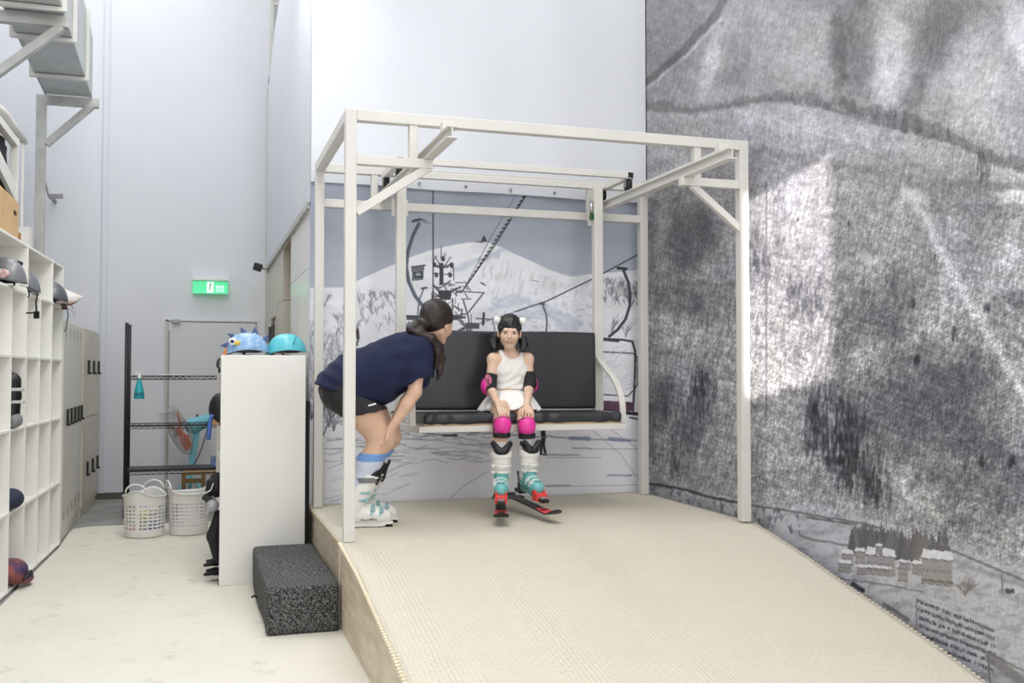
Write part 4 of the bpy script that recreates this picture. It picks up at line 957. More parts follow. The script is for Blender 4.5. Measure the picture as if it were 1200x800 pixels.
dots.build('white_spots', mat('spot_white', (226, 236, 246), .4), hb, local=True)
ht = helmet('helmet', 'plain teal helmet on the cabinet beside the spotted one', (at(336, 415, y=1.68)[0], 1.69, ZT), math.pi * .98, (86, 188, 202), (.146, .122, .162), rough=.42)
gr_ = MB(); gr_.tube([(-.035 + .02 * math.sin(q), -.0, 0) for q in (0,)] * 1 + [(-.045, .112, .075), (-.052, .10, .105), (-.06, .06, .140)], .003, 6); 
MB().tube([(-.045, .110, .080), (-.055, .092, .112), (-.065, .05, .142)], .0035, 6).build('groove', mat('teal_dark', (50, 130, 146), .5), ht, local=True)
MB().sphere((.12, .05, .03), (.01, .012, .012)).build('logo_dot', mat('pale_teal', (150, 214, 222), .4), ht, local=True)

# ================================================================== cubby shelf along the left
cu = thing('cubby_shelf', 'long white open cubby shelf of many compartments holding helmets and boots', 'shelf', (-1.943, 3.578, 0), -math.radians(2.23))
M_CUB = mat('white_laminate', (240, 239, 233), .42, var=.012, vscale=2)
D_ = -.42; LEN = -4.9; T_ = .018
ROWS = [.03, .55, 1.10, 1.60, 2.06, 2.40]
divs = [-.009 - .49 * i for i in range(11)]
def cbx(name, *a): return MB().bx(*a).build(name, M_CUB, cu, local=True, bevel=.0015)
for i, u in enumerate(divs):
    full = i in (0, 1, 3, 5, 7, 9, 10)
    cbx('side_panel' if i in (0, 10) else 'divider', D_, 0, u - T_ / 2, u + T_ / 2, .012, ROWS[5] if full else ROWS[4])
for j, z_ in enumerate(ROWS):
    cbx('top' if j == 5 else 'shelf', D_, -.003, LEN, 0, z_ - T_, z_)
cbx('back_panel', D_ - .008, D_, LEN, 0, .012, ROWS[5])
RZc = np.array(Matrix.Rotation(-math.radians(2.23), 3, 'Z'))
def cw(u, d, z_): return np.array([-1.943, 3.578, 0]) + RZc @ np.array([d, u, z_])
GREY = (112, 114, 118)
hA = helmet('helmet', 'large grey helmet with white sticker in the nearest top compartment of the shelf', cw(-1.99, -.06, 2.062), -.35, GREY, (.16, .12, .19))
MB().sphere((.055, -.108, .070), (.055, .014, .030)).build('sticker', mat('sticker_white', (230, 222, 218), .4, rgb2=(190, 120, 120), vscale=60), hA, local=True)
MB().ribbon([(.10, .06, .15), (.06, .09, .165), (.0, .095, .17)], .02, .01, (0, 0, 1)).build('vent', M_BLACK, hA, local=True)
def hang_strap(par, pts, w_=.018):
    MB().ribbon(pts, w_, .004, (0, 1, 0)).build('hanging_strap', M_BLACK, par, local=True)
hang_strap(hA, [(.13, .09, .0), (.16, .10, -.02), (.185, .105, -.05), (.17, .115, -.10), (.175, .115, -.17)]); hang_strap(hA, [(.12, .0, .0), (.17, .0, -.01), (.18, .01, -.06), (.165, .02, -.08)], .012)
MB().box((.175, .115, -.19), (.035, .014, .05)).box((.16, .06, -.18), (.05, .012, .01)).build('buckle', M_BLACK, hA, local=True)
hB = helmet('helmet', 'grey helmet at the near end of the second top compartment', cw(-1.27, -.10, 2.062), -.2, (104, 107, 113), (.15, .12, .18), strap=False)
hC = helmet('helmet', 'grey helmet tucked behind its twin in the second top compartment', cw(-1.0, -.15, 2.062), -.2, (120, 122, 127), (.14, .11, .16), strap=False)
hD = helmet('helmet', 'dark grey helmet with dangling black straps in the last top compartment', cw(-.33, -.06, 2.062), -.1, (84, 86, 92), (.15, .12, .18))
hang_strap(hD, [(.11, .0, .0), (.14, .0, -.02), (.15, .01, -.10), (.14, .0, -.20), (.125, .0, -.24)], .022); hang_strap(hD, [(.10, .08, .0), (.16, .08, -.01), (.17, .09, -.04)], .016)
hE = thing('helmet', 'small white helmet with pointed pink-rimmed front sticking out of the last compartment', 'helmet', cw(-.10, .03, 2.062))
pE = cw(-.10, 0, 2.062)
s = SDF(pE - [.2, .3, .12], pE + [.35, .3, .3], .007); s.cone(pE + [-.05, -.02, .08], pE + [.06, .0, .05], .09, .065, .03).cone(pE + [.06, 0, .05], pE + [.165, .03, .075], .055, .008, .03); s.cut(pE + [0, 0, -.005], (.25, 0, -1)); s.build('shell', mat('helmet_white', (226, 220, 214), .35), hE)
MB().tube([pE + q for q in ([.0, -.07, .0], [.08, -.05, -.0], [.12, .0, .03])], .008, 6).build('rim', mat('pink_brown', (150, 96, 88), .5), hE)
MB().tube([pE + q for q in ([.03, -.05, .0], [.07, -.06, -.04], [.10, -.05, -.06], [.115, -.04, -.09], [.10, -.05, -.10])], .004, 6).build('strap', mat('grey_cord', (180, 176, 172), .6), hE)
MB().box(pE + [.03, -.06, -.02], (.04, .03, .05)).build('buckle', mat('dark_brown', (58, 40, 38), .5), hE, bevel=.006)
# boots and bags in the lower compartments
bA = cw(-1.78, -.04, 1.102)
t = soft('skate_boot', 'black and white skate boot standing in the third row of the shelf', 'boot', lambda s: (s.chain([bA + [.0, 0, .10], bA + [.01, 0, .22], bA + [.0, 0, .32]], [.06, .055, .065], .02), s.cone(bA + [-.04, 0, .065], bA + [.01, 0, .06], .055, .045, .03)), M_BLACK, bA - [.25, .2, .02], bA + [.3, .2, .42])
MB().box(bA + [.02, 0, .265], (.11, .13, .022)).box(bA + [.03, 0, .18], (.11, .115, .02)).build('white_strap', mat('strap_white', (205, 205, 205), .5), t, bevel=.004)
MB().sphere(bA + [.02, -.015, .055], (.062, .055, .056)).build('toe_cap', mat('grey_shell', (128, 128, 130), .35), t)
bB = cw(-1.84, -.02, .552); soft('bag', 'small dark navy bag lying in the second-lowest row of the shelf', 'bag', lambda s: s.ell(bB + [0, 0, .075], (.085, .105, .072)), mat('navy_cloth', (40, 46, 66), .8, bump=.4, bscale=20), bB - [.25, .3, .02], bB + [.25, .3, .25])
bC = cw(-1.74, -.03, .032); M_PAT = mat('patterned_cloth', (38, 44, 92), .75, rgb2=(150, 84, 74), vscale=11, bump=.3, bscale=20)
t = soft('bag', 'patterned navy and orange bag in the bottom row of the shelf', 'bag', lambda s: (s.ell(bC + [0, 0, .09], (.11, .15, .088)), s.ell(bC + [.08, .05, .03], (.06, .10, .032))), M_PAT, bC - [.3, .35, .02], bC + [.3, .35, .28])
MB().tube([bC + [.10, -.12, .05], bC + [.125, .0, .085], bC + [.12, .10, .05], bC + [.10, .17, .03]], .010, 8).build('strap', M_BLACK, t)
bF = cw(-.62, -.02, .552); 
# on top of the shelf: stacked frame, box, netting
PX = -2.23
ct = thing('crate_rack', 'white wooden rack draped in black netting on top of the cubby shelf', 'rack', (-2.25, 2.9, 2.41))
MB().bx(-2.28, -2.22, 2.98, 3.04, 2.41, 3.36).build('post', M_FRAME, ct, bevel=.003)
MB().bx(-2.28, -2.22, 1.2, 1.26, 2.41, 3.36).build('post', M_FRAME, ct, bevel=.003)
MB().bar((-2.25, 1.2, 3.33), (-2.25, 3.035, 3.325), .054, .06).build('top_rail', M_FRAME, ct)
MB().bar((-2.25, 2.2, 3.07), (-2.25, 2.98, 2.93), .03, .13).build('slanted_board', M_FRAME, ct)
s = MB(); V = []; F = []
for i in range(20):
    for j in range(14): V.append((-2.30 - .02 * math.sin(i * 1.1 + j * .5), 1.25 + i * .094, 2.41 + j * .068))
for i in range(19):
    for j in range(13): F.append((i * 14 + j, i * 14 + j + 1, i * 14 + j + 15, i * 14 + j + 14))
nb_ = s.add(V, F, True).build('netting', mat('black_netting', (34, 34, 37), .85, bump=.5, bscale=90), ct); sm = nb_.modifiers.new('t', 'SOLIDIFY'); sm.thickness = .006
MB().bx(-2.36, -2.14, 3.06, 3.2, 2.41, 2.66).build('side_panel', M_FRAME, ct)
cx_ = thing('cardboard_box', 'brown cardboard box on top of the cubby shelf before the netting rack', 'box', (-2.17, 2.6, 2.41))
MB().bx(-2.24, -2.11, 1.5, 2.36, 2.412, 2.74).build('carton', mat('cardboard', (196, 164, 120), .75, var=.06, vscale=5), cx_, bevel=.004)
MB().box((-2.108, 2.2, 2.64), (.004, .10, .03)).build('hand_hole', mat('dark_hole', (60, 44, 32), .9), cx_)
MB().bx(-2.22, -2.10, 2.36, 2.41, 2.412, 2.52).build('flap', mat('cardboard_dark', (150, 118, 78), .75), cx_)
hp = thing('handrail', 'bent white tube handrail above the netting rack', 'handrail', (-2.25, 3.0, 3.4))
MB().tube([(-2.25, 1.4, 3.33), (-2.25, 2.45, 3.44), (-2.25, 2.62, 3.45), (-2.25, 2.75, 3.44), (-2.25, 3.46, 3.44)], .032, 12).build('tube', M_FRAME, hp)
MB().bar((-2.25, 3.40, 3.43), (-2.25, 3.40, 2.42), .018, .018).build('upright', M_FRAME, hp)

# ================================================================== lockers beyond the shelf
M_LOCK = mat('cream_locker', (214, 211, 200), .32, var=.015, vscale=2); M_LOCK2 = mat('beige_locker', (208, 201, 184), .35, var=.02, vscale=2)
def locker_bank(label, p0, p1, zt, doors, m, mid, vents, hz, dep=.42):
    p0 = np.array(p0); p1 = np.array(p1); L = np.linalg.norm(p1 - p0); ang = math.atan2(-(p1 - p0)[0], (p1 - p0)[1])
    t = thing('locker_bank', label, 'lockers', (p0[0], p0[1], 0), ang)
    MB().bx(-dep, -.002, 0, L, .0, zt).build('body', m, t, local=True, bevel=.004)
    w_ = L / doors
    for i in range(doors):
        for (z0, z1, h_) in ([(.10, zt - .02, hz)] if not mid else [(.10, mid - .006, mid * .46), (mid + .006, zt - .02, mid + .52)]):
            d = MB().bx(-.002, .014, i * w_ + .006, (i + 1) * w_ - .006, z0, z1).build('door', m, t, local=True, bevel=.002)
            MB().bx(.014, .036, i * w_ + w_ * .80, i * w_ + w_ * .80 + .014, h_ - .07, h_ + .08).bx(.014, .05, i * w_ + w_ * .80 - .010, i * w_ + w_ * .80 + .024, h_ - .07, h_ - .045).build('handle', M_BLACK, d, local=True, bevel=.002)
            if vents:
                for zz in (z1 - .12, z0 + .10):
                    v = MB()
                    for q in range(5): v.bx(.0135, .0155, i * w_ + w_ * .25, i * w_ + w_ * .7, zz + q * .016, zz + q * .016 + .006)
                    v.build('vent_slots', mat('vent_grey', (150, 147, 138), .6), d, local=True)
    return t
locker_bank('tall single-door cream locker bank right after the cubby shelf', (-1.955, 3.66), (-1.975, 5.25), 1.95, 5, M_LOCK, None, True, 1.08)
locker_bank('two-tier beige locker bank at the far end of the row near far wall', (-1.965, 5.30), (-1.93, 6.55), 1.95, 3, M_LOCK2, 1.02, False, 0)

# ================================================================== inclined chute and its stands at the top left
chute = thing('inclined_chute', 'grey sheet-metal inclined chute descending from the upper left on angle stands', 'chute', (-2.2, 5.5, 4.5))
YE = 5.95; e = at(108, 115, y=YE); XRt = e[0]; XLt = at(52, 113, y=YE)[0]; ZE = e[2]
q0 = at(70, 0, x=XRt); sl = (q0[2] - ZE) / (q0[1] - YE); ytop = 1.6; ztop = ZE + sl * (ytop - YE); HH = .72
M_DUCT = mat('sheet_metal', (196, 199, 199), .45, metal=.35, var=.06, vscale=4)
MB().prism([(XRt, YE, ZE), (XRt, ytop, ztop), (XRt, ytop, ztop + HH), (XRt, YE - .35, ZE + HH - sl * .35 * 0), (XRt, YE, ZE + HH * .9)], (-.02, 0, 0)).build('side_panel', M_DUCT, chute)
MB().prism([(XLt, YE, ZE), (XLt, ytop, ztop), (XLt, ytop, ztop + HH), (XLt, YE - .35, ZE + HH), (XLt, YE, ZE + HH * .9)], (.02, 0, 0)).build('side_panel', M_DUCT, chute)
MB().prism([(XLt + .02, YE, ZE + .006), (XLt + .02, ytop, ztop + .006), (XRt - .02, ytop, ztop + .006), (XRt - .02, YE, ZE + .006)], (0, 0, .03)).build('bottom_panel', M_DUCT, chute)
for pp in (88, 47, 8):
    b = at(100 if pp == 88 else 85, pp, x=XRt) if pp > 10 else at(73, 4, x=XRt)
    yb = b[1]; zb = ZE + sl * (yb - YE)
    rb = MB(); rb.bar((XLt - .04, yb, zb - .02), (XRt + .03, yb, zb - .02), .045, .035).bar((XRt + .02, yb, zb - .03), (XRt + .02, yb, zb + HH), .036, .034, up=(0, 1, 0)).bar((XLt - .03, yb, zb - .03), (XLt - .03, yb, zb + HH), .036, .034, up=(0, 1, 0))
    rb.build('rib_frame', M_FRAME, chute)
def stand(label, Y, px_post, pb0, pb1, brace, th=.095):
    a = at(*pb0, y=Y); b = at(*pb1, y=Y); zc_ = (a[2] + b[2]) / 2
    t = thing('angle_stand', label, 'stand', (a[0], Y, 0), group='grey steel stands of the chute')
    MB().bar((a[0], Y, zc_), (b[0], Y, zc_), .09, th).build('beam', M_ALU, t, bevel=.003)
    p = at(px_post, 200, y=Y)[0]
    MB().bx(p - th / 2, p + th / 2, Y - .045, Y + .045, .0, zc_ - th / 2).build('post', M_ALU, t, bevel=.003)
    c0 = at(*brace[0], y=Y); c1 = at(*brace[1], y=Y)
    MB().bar((c0[0], Y, c0[2]), (c1[0], Y, c1[2]), .07, th * .9, up=(0, 1, 0)).build('brace', M_ALU, t, bevel=.003)
    return t, p
t, pxx = stand('grey steel angle stand with diagonal brace under the lower end of the chute', 5.98, 47.5, (43, 118), (116, 120), ((54, 169), (108, 124)))
stand('grey steel angle stand crossing under the chute nearer the upper left', at(77, 20, x=XRt)[1] - .06, -40, (-60, 14), (81, 27), ((-40, 112), (72, 32)))
br = thing('wall_bracket', 'small L-shaped metal bracket on the far wall beside the stand', 'bracket', at(54, 215, y=6.85))
q1, q2, q3 = at(53, 214, y=6.5), at(57, 230, y=6.5), at(74, 230, y=6.5)
MB().bar(q1, q2, .035, .02).bar(q2, q3, .035, .05).bar((q2[0] + .02, 6.5, q2[2]), (q2[0] + .02, 6.9, q2[2]), .03, .03).build('bracket', M_GREYMETAL, br)
# security camera
sc_ = thing('security_camera', 'small black security camera on the corner of the side wall', 'camera', at(303, 314, y=6.3))
q = at(302, 313, y=6.3); q2 = at(316, 315, y=6.3)
MB().box(q, (.10, .12, .085), np.array(Matrix.Rotation(.3, 3, 'Y'))).build('housing', M_BLACK, sc_, bevel=.012)
MB().box(q2, (.08, .08, .08)).cyl(q, q2, .018).build('mount', mat('mount_grey', (186, 186, 182), .5), sc_, bevel=.004)

# ================================================================== wire rack with bottle; fan, stool and baskets
rk = thing('wire_rack', 'black wire shelving rack with tall posts standing before the far door', 'rack', (-1.0, 5.3, 0))
RX0, RX1, RY0, RY1 = -1.53, -.07, 5.15, 5.6
for xx in (RX0, RX1):
    for yy in (RY0, RY1):
        ztop_ = at(153, 378, y=RY0)[2]
        MB().cyl((xx, yy, .0), (xx, yy, ztop_), .0175).build('post', M_BLACK, rk)
for z_ in (1.45, .945, .475):
    sh = MB()
    for yy in (RY0, RY1): sh.bar((RX0, yy, z_), (RX1, yy, z_), .008, .010).bar((RX0, yy, z_ - .032), (RX1, yy, z_ - .032), .008, .008)
    for xx in (RX0, RX1): sh.bar((xx, RY0, z_), (xx, RY1, z_), .008, .010)
    for i in range(24):
        xx = RX0 + (RX1 - RX0) * i / 24; x2 = RX0 + (RX1 - RX0) * (i + .5) / 24; x3 = RX0 + (RX1 - RX0) * (i + 1) / 24
        for yy in (RY0, RY1): sh.bar((xx, yy, z_), (x2, yy, z_ - .032), .005, .005).bar((x2, yy, z_ - .032), (x3, yy, z_), .005, .005)
        sh.bar((xx, RY0, z_ + .006), (xx, RY1, z_ + .006), .005, .005)
    if z_ < .5: sh.bx(RX0 + .02, RX1, RY0 + .01, RY1 - .01, z_ + .008, z_ + .016)
    sh.build('wire_shelf', mat('dark_wire', (58, 54, 56), .45, metal=.5), rk)
sb = thing('spray_bottle', 'teal spray bottle with white nozzle hanging from the top wire shelf', 'bottle', at(163, 467, y=5.1))
b0 = at(163, 467, y=5.10); hB_ = at(163, 437, y=5.1)[2] - b0[2]
MB().lathe([(0, 0), (.048, 0), (.052, .012), (.045, .08), (.03, .15), (.016, .195), (.016, .205), (0, .205)], b0, 20).build('bottle', mat('teal_liquid', (42, 172, 186), .2, coat=.5, var=.0), sb)
MB().lathe([(.0, .205), (.02, .205), (.02, .225), (.012, .23), (.012, .25), (0, .25)], b0, 16).box(b0 + [-.01, 0, .258], (.055, .02, .025)).build('nozzle', mat('nozzle_white', (232, 232, 232), .4), sb)
MB().lathe([(.0495, .03), (.0515, .032), (.0475, .065), (.046, .066)], b0, 20).build('label_band', mat('label_navy', (28, 92, 110), .5, rgb2=(42, 150, 165), vscale=70), sb)
# fan
FY = 6.38
fn = thing('standing_fan', 'pale blue standing fan with orange blades behind the wire rack', 'fan', (at(224, 580, y=FY)[0], FY, 0))
fc = at(210, 504, y=FY); mc = at(231, 497, y=FY); ax = np.array([-.86, -.40, -.30]); ax /= np.linalg.norm(ax)
u_ = np.cross(ax, [0, 0, 1]); u_ /= np.linalg.norm(u_); v_ = np.cross(u_, ax); RF = np.array([u_, v_, ax]).T
FR = .295; M_WIRE = mat('fan_wire', (196, 196, 198), .3, metal=.4)
cg = MB()
for k_ in range(36):
    a = 2 * math.pi * k_ / 36; pts = []
    for f in np.linspace(.12, 1, 6): pts.append(fc + RF @ np.array([FR * f * math.cos(a), FR * f * math.sin(a), .065 * (1 - f * f)]))
    cg.tube(pts, .0022, 5)
    pts = [fc + RF @ np.array([FR * f * math.cos(a), FR * f * math.sin(a), -.075 * (1 - f * f)]) for f in np.linspace(.25, 1, 6)]
    cg.tube(pts, .0022, 5)
for f, z_ in ((1, 0), (.6, .042), (.6, -.048)):
    cg.tube([fc + RF @ np.array([FR * f * math.cos(a), FR * f * math.sin(a), z_]) for a in np.linspace(0, 2 * math.pi, 37)[:-1]], .005 if f == 1 else .0025, 6, closed=True)
gd = cg.build('guard', M_WIRE, fn)
MB().cyl(fc + ax * .066, fc + ax * .058, .035).build('guard_badge', mat('badge_silver', (200, 200, 202), .3, metal=.6), gd)
bl = MB()
for k_ in range(3):
    V = []; F = []
    for i in range(9):
        r_ = .03 + .22 * i / 8; w_ = .35 + .55 * math.sin(math.pi * min(1, i / 8 * .9 + .1))
        for j in range(7):
            a = 2 * math.pi * k_ / 3 + w_ * (j / 6 - .5) * 1.3; V.append(fc + RF @ np.array([r_ * math.cos(a), r_ * math.sin(a), .022 * (j / 6 - .5) * 2]))
    for i in range(8):
        for j in range(6): F.append((i * 7 + j, i * 7 + j + 1, i * 7 + j + 8, i * 7 + j + 7))
    o = MB().add(V, F, True).build('blade', mat('orange_blade', (226, 128, 92), .35), fn); q = o.modifiers.new('t', 'SOLIDIFY'); q.thickness = .003
MB().cyl(fc - ax * .03, fc + ax * .03, .04).build('blade_hub', mat('orange_blade', (226, 128, 92), .35), fn)
M_FANB = mat('pale_blue_plastic', (122, 196, 212), .4)
s = SDF(mc - .3, mc + .3, .008); s.cone(mc + ax * .05, mc - ax * .13, .095, .075, .02); s.build('motor_housing', M_FANB, fn)
MB().cyl(mc + [0, 0, .08], mc + [0, 0, .12], .012).build('knob', M_BLACK, fn)
nb = at(228, 510, y=FY); nl = at(223, 545, y=FY)
MB().bar(mc - [0, 0, .07], (nl[0] + .01, FY, nl[2]), .07, .085, up=(0, 1, 0)).build('neck', M_FANB, fn, bevel=.012)
MB().cyl((nl[0], FY, nl[2] + .02), (nl[0], FY, .06), .022).build('pole', M_FANB, fn)
for a in range(4):
    q = math.pi / 4 + a * math.pi / 2; MB().tube([(nl[0], FY, .30), (nl[0] + .14 * math.cos(q), FY + .14 * math.sin(q), .18), (nl[0] + .26 * math.cos(q), FY + .26 * math.sin(q), .015)], .016, 8).build('leg', M_FANB, fn)
MB().tube([mc - ax * .1, mc - ax * .14 + [0, 0, -.08], mc + [.06, -.05, -.25], mc + [.02, -.06, -.36], (nl[0] - .01, FY - .04, nl[2] - .1)], .006, 6).build('cable', mat('fan_cable', (40, 44, 48), .5), fn)
# stool
st = thing('stool', 'small wooden stool with square legs behind the white baskets', 'stool', (at(231, 580, y=5.85)[0], 5.75, 0))
M_STW = mat('stool_wood', (176, 140, 96), .5, var=.12, vscale=10, stretch=(6, 6, 1))
sx0, sx1 = at(213, 556, y=5.7)[0], at(252, 556, y=5.7)[0]
MB().bx(sx0 - .01, sx1 + .01, 5.70, 6.0, .37, .40).build('seat', M_STW, st, bevel=.005)
for xx in (sx0 + .02, sx1 - .12):
    for yy in (5.72, 5.97): MB().bx(xx - .022, xx + .022, yy - .02, yy + .02, 0, .37).build('leg', M_STW, st, bevel=.003)
MB().bx(sx0 + .02, sx1 - .12, 5.71, 5.73, .28, .33).build('rail', M_STW, st)
# blue strap things on rack
bs = thing('storage_case', 'small blue case on the lowest wire shelf by the white cabinet', 'case', (at(252, 567, y=5.1)[0], 5.25, .49))
p = at(250, 566, y=5.2); MB().box((p[0] + .03, 5.3, .545), (.12, .1, .11)).build('case', mat('case_blue', (64, 92, 160), .5, rgb2=(150, 160, 190), vscale=20), bs, bevel=.01)
MB().box((p[0] + .03, 5.3, .605), (.125, .105, .014)).build('lid', mat('case_grey', (150, 148, 150), .5), bs, bevel=.004)

# laundry baskets
M_BASK = mat('white_basket_plastic', (234, 233, 230), .4)
def basket(label, c, r0, r1, h, rot, hole=True):
    t = thing('laundry_basket', label, 'basket', c, rot, 'white laundry baskets'); n = 72; m = 46; V = []; F = []
    def rz_(f, a):
        lift = .055 * (abs(math.cos(a)) ** 6); e = h * f + lift * f ** 6; return (r0 + (r1 - r0) * f ** .8), e
    for j in range(m + 1):
        for i in range(n):
            a = 2 * math.pi * i / n; r_, z_ = rz_(j / m, a); V.append((r_ * math.cos(a), r_ * math.sin(a), z_ + .004))
    for j in range(m):
        for i in range(n):
            f = j / m
            if .16 < f < .76 and j % 4 in (1, 2) and i % 3 in (1, 2) and (i % 36) not in (0, 1, 35): continue
            F.append((j * n + i, j * n + (i + 1) % n, (j + 1) * n + (i + 1) % n, (j + 1) * n + i))
    V.append((0, 0, .004)); F += [(i, len(V) - 1, (i + 1) % n) for i in range(n)]
    o = MB().add(V, F, True).build('tub', M_BASK, t, local=True); q = o.modifiers.new('t', 'SOLIDIFY'); q.thickness = .004
    MB().tube([((r1 + .004) * math.cos(a), (r1 + .004) * math.sin(a), h + .055 * abs(math.cos(a)) ** 6 + .004) for a in np.linspace(0, 2 * math.pi, 73)[:-1]], .007, 8, closed=True).build('rim', M_BASK, t, local=True)
    for s in (1, -1):
        pts = [(s * (r1 + .012 * math.sin(f * math.pi)), math.cos(math.pi * (1 - f)) * .095, h + .045 + .075 * math.sin(f * math.pi)) for f in np.linspace(0, 1, 13)]
        MB().tube(pts, .008, 8).build('handle', M_BASK, t, local=True)
    return t
c1 = at(168, 631, z=.013); c2 = at(221, 628, z=.013)
k1 = basket('white perforated laundry basket holding coloured balls, in front of the wire rack post', (c1[0], c1[1] + .18, .013), .168, .183, .36, 1.2)
k2 = basket('white perforated laundry basket touching the cabinet gear, standing before the fan', (c2[0], c2[1] + .18, .013), .168, .183, .37, .25)
rr = random.Random(5)
for i, (q, colr, nm) in enumerate((((-.07, -.08, .07), (232, 120, 158), 'pink'), ((.078, -.07, .065), (112, 136, 200), 'blue'), ((-.02, -.06, .17), (232, 214, 120), 'yellow'), ((.09, .03, .07), (150, 150, 156), 'grey'), ((-.06, .07, .07), (140, 196, 170), 'green'), ((.07, .03, .21), (222, 216, 204), 'cream'))):
    bp = np.array([c1[0], c1[1] + .18, .02]) + np.array(q); b = MB().sphere(bp, .06, 18, 12).build('ball', mat('ball_' + nm, colr, .5)); tag(b, nm + ' ball seen through the holes of the basket before the rack post', 'ball', 'coloured balls in the basket')
# ================================================================== people
def nrm(v): v = np.array(v, float); return v / np.linalg.norm(v)
def basis(F, U):
    F = nrm(F); U = np.array(U, float); U = nrm(U - F * (U @ F)); return F, np.cross(U, F), U
M_SKIN = mat('skin_light', (222, 188, 164), .5, var=.035, vscale=14); M_SKIN2 = mat('skin_warm', (216, 178, 152), .5, var=.035, vscale=14)
M_HAIRB = mat('hair_black', (24, 21, 22), .38, var=.25, vscale=30, bump=.3, bscale=120, stretch=(3, 3, .5)); M_HAIRBR = mat('hair_brown', (26, 19, 18), .42, rgb2=(50, 36, 31), vscale=22, bump=.3, bscale=110, stretch=(1, 3, 3))
M_LIP = mat('lip', (192, 124, 114), .4); M_EYEW = mat('eye_ball', (228, 222, 216), .25); M_IRIS = mat('iris_brown', (34, 22, 18), .15)

def head_shape(S, c, B, s=1., child=False):
    F, L, U = B; P = lambda f, l, u: c + s * (F * f + L * l + U * u); R = np.array([F, L, U]); E = lambda p, r, k: S.ell(P(*p), np.array(r) * s, k * s, R)
    E((-.012, 0, .035), (.092, .076, .086), .0); E((.030, 0, -.02), (.060, .061, .080), .03)
    for q in (1, -1):
        jw = .040 if child else .046; S.cone(P(-.005, q * jw, -.052), P(.048, q * .010, -.092), .023 * s, .018 * s, .025 * s); E((.058, q * .036, -.026), (.026, .026, .027), .02)
        E((-.004, q * .077, -.010), (.019, .009, .031), .006); S.cone(P(.084, q * .009, -.031), P(.088, q * .008, -.031), .0075 * s, .0075 * s, .008 * s)
        S.cone(P(.076, q * .036, .024), P(.084, q * .010, .024), .010 * s, .010 * s, .015 * s)
    E((.060, 0, -.092), (.026, .026, .020), .02); S.cone(P(.084, 0, .012), P(.101, 0, -.026), .007 * s, .0105 * s, .012 * s)
    S.cone(P(.082, 0, -.052), P(.078, 0, -.068), .016 * s, .014 * s, .015 * s)
def face_parts(par, c, B, s=1., brows=True, open_=0.):
    F, L, U = B; P = lambda f, l, u: c + s * (F * f + L * l + U * u); R = np.array([F, L, U]).T
    for q in (1, -1):
        e = MB().sphere((0, 0, 0), (.009 * s, .0155 * s, .0085 * s), 14, 10); e.v = [v @ R.T + P(.0795, q * .031, .002) for v in e.v]; eo = e.build('eye', M_EYEW, par)
        e = MB().sphere((0, 0, 0), (.004 * s, .0066 * s, .0066 * s), 12, 8); e.v = [v @ R.T + P(.0865, q * .031, .002) for v in e.v]; e.build('iris', M_IRIS, eo)
        MB().tube([P(.084, q * (.031 - .017), .004), P(.0895, q * (.031 - .008), .0105), P(.090, q * .033, .0115), P(.084, q * (.031 + .016), .005)], [.001 * s, .0018 * s, .0018 * s, .001 * s], 6).build('upper_eyelid', M_HAIRB, eo)
        if brows: MB().tube([P(.093, q * .012, .026), P(.092, q * .028, .031), P(.080, q * .047, .027)], [.0025 * s, .0032 * s, .0015 * s], 6).build('eyebrow', M_HAIRB, par)
    m = MB(); m.tube([P(.086, -.018, -.0575), P(.0935, -.007, -.0545), P(.0945, 0, -.0558), P(.0935, .007, -.0545), P(.086, .018, -.0575)], [.0016 * s, .0034 * s, .0032 * s, .0034 * s, .0016 * s], 8)
    m.tube([P(.086, -.017, -.059 - open_), P(.0935, -.007, -.064 - open_), P(.0935, .007, -.064 - open_), P(.086, .017, -.059 - open_)], [.0016 * s, .004 * s, .004 * s, .0016 * s], 8); m.build('lips', M_LIP, par)
def hand_shape(S, w, d, n, side, s=1., curl=(.35, .4, .3), spread=.12, thumb=1.):
    """wrist, finger direction, back-of-hand normal, thumb-side direction"""
    d = nrm(d); n = np.array(n, float); n = nrm(n - d * (n @ d)); sd = np.cross(d, n); sd = sd if sd @ np.array(side, float) > 0 else -sd
    offs = (.033, .0115, -.0105, -.031); lens = (.066, .075, .069, .053)
    for o, l in zip(offs, lens):
        a = w + s * (d * .004 + sd * o * .55); kn = w + s * (d * (.086 - abs(o - .005) * .22) + sd * o + n * .004); S.cone(a, kn, .0135 * s, .0105 * s, .012 * s)
        p = kn; ang = 0.; dd = nrm(d + sd * o * spread * 30 * .2)
        for cu, f, r0, r1 in ((curl[0], .44, .0092, .0084), (curl[1], .30, .0084, .0078), (curl[2], .26, .0078, .0066)):
            ang += cu; v = dd * math.cos(ang) - n * math.sin(ang); q = p + v * l * f * s; S.cone(p, q, r0 * s, r1 * s, .004 * s); p = q
    S.ell(w + s * (d * .045 + n * -.003), (.048 * s, .036 * s, .0155 * s), .012 * s, np.array([d, sd, n]))
    if thumb:
        a = w + s * (d * .022 + sd * .020 - n * .006); b = w + s * (d * .048 + sd * .050 - n * .014); c_ = w + s * (d * .078 + sd * .056 - n * .020); e = w + s * (d * .100 + sd * .050 - n * .028)
        S.cone(a, b, .0145 * s, .0112 * s, .012 * s).cone(b, c_, .0112 * s, .0098 * s, .004 * s).cone(c_, e, .0098 * s, .0078 * s, .003 * s)

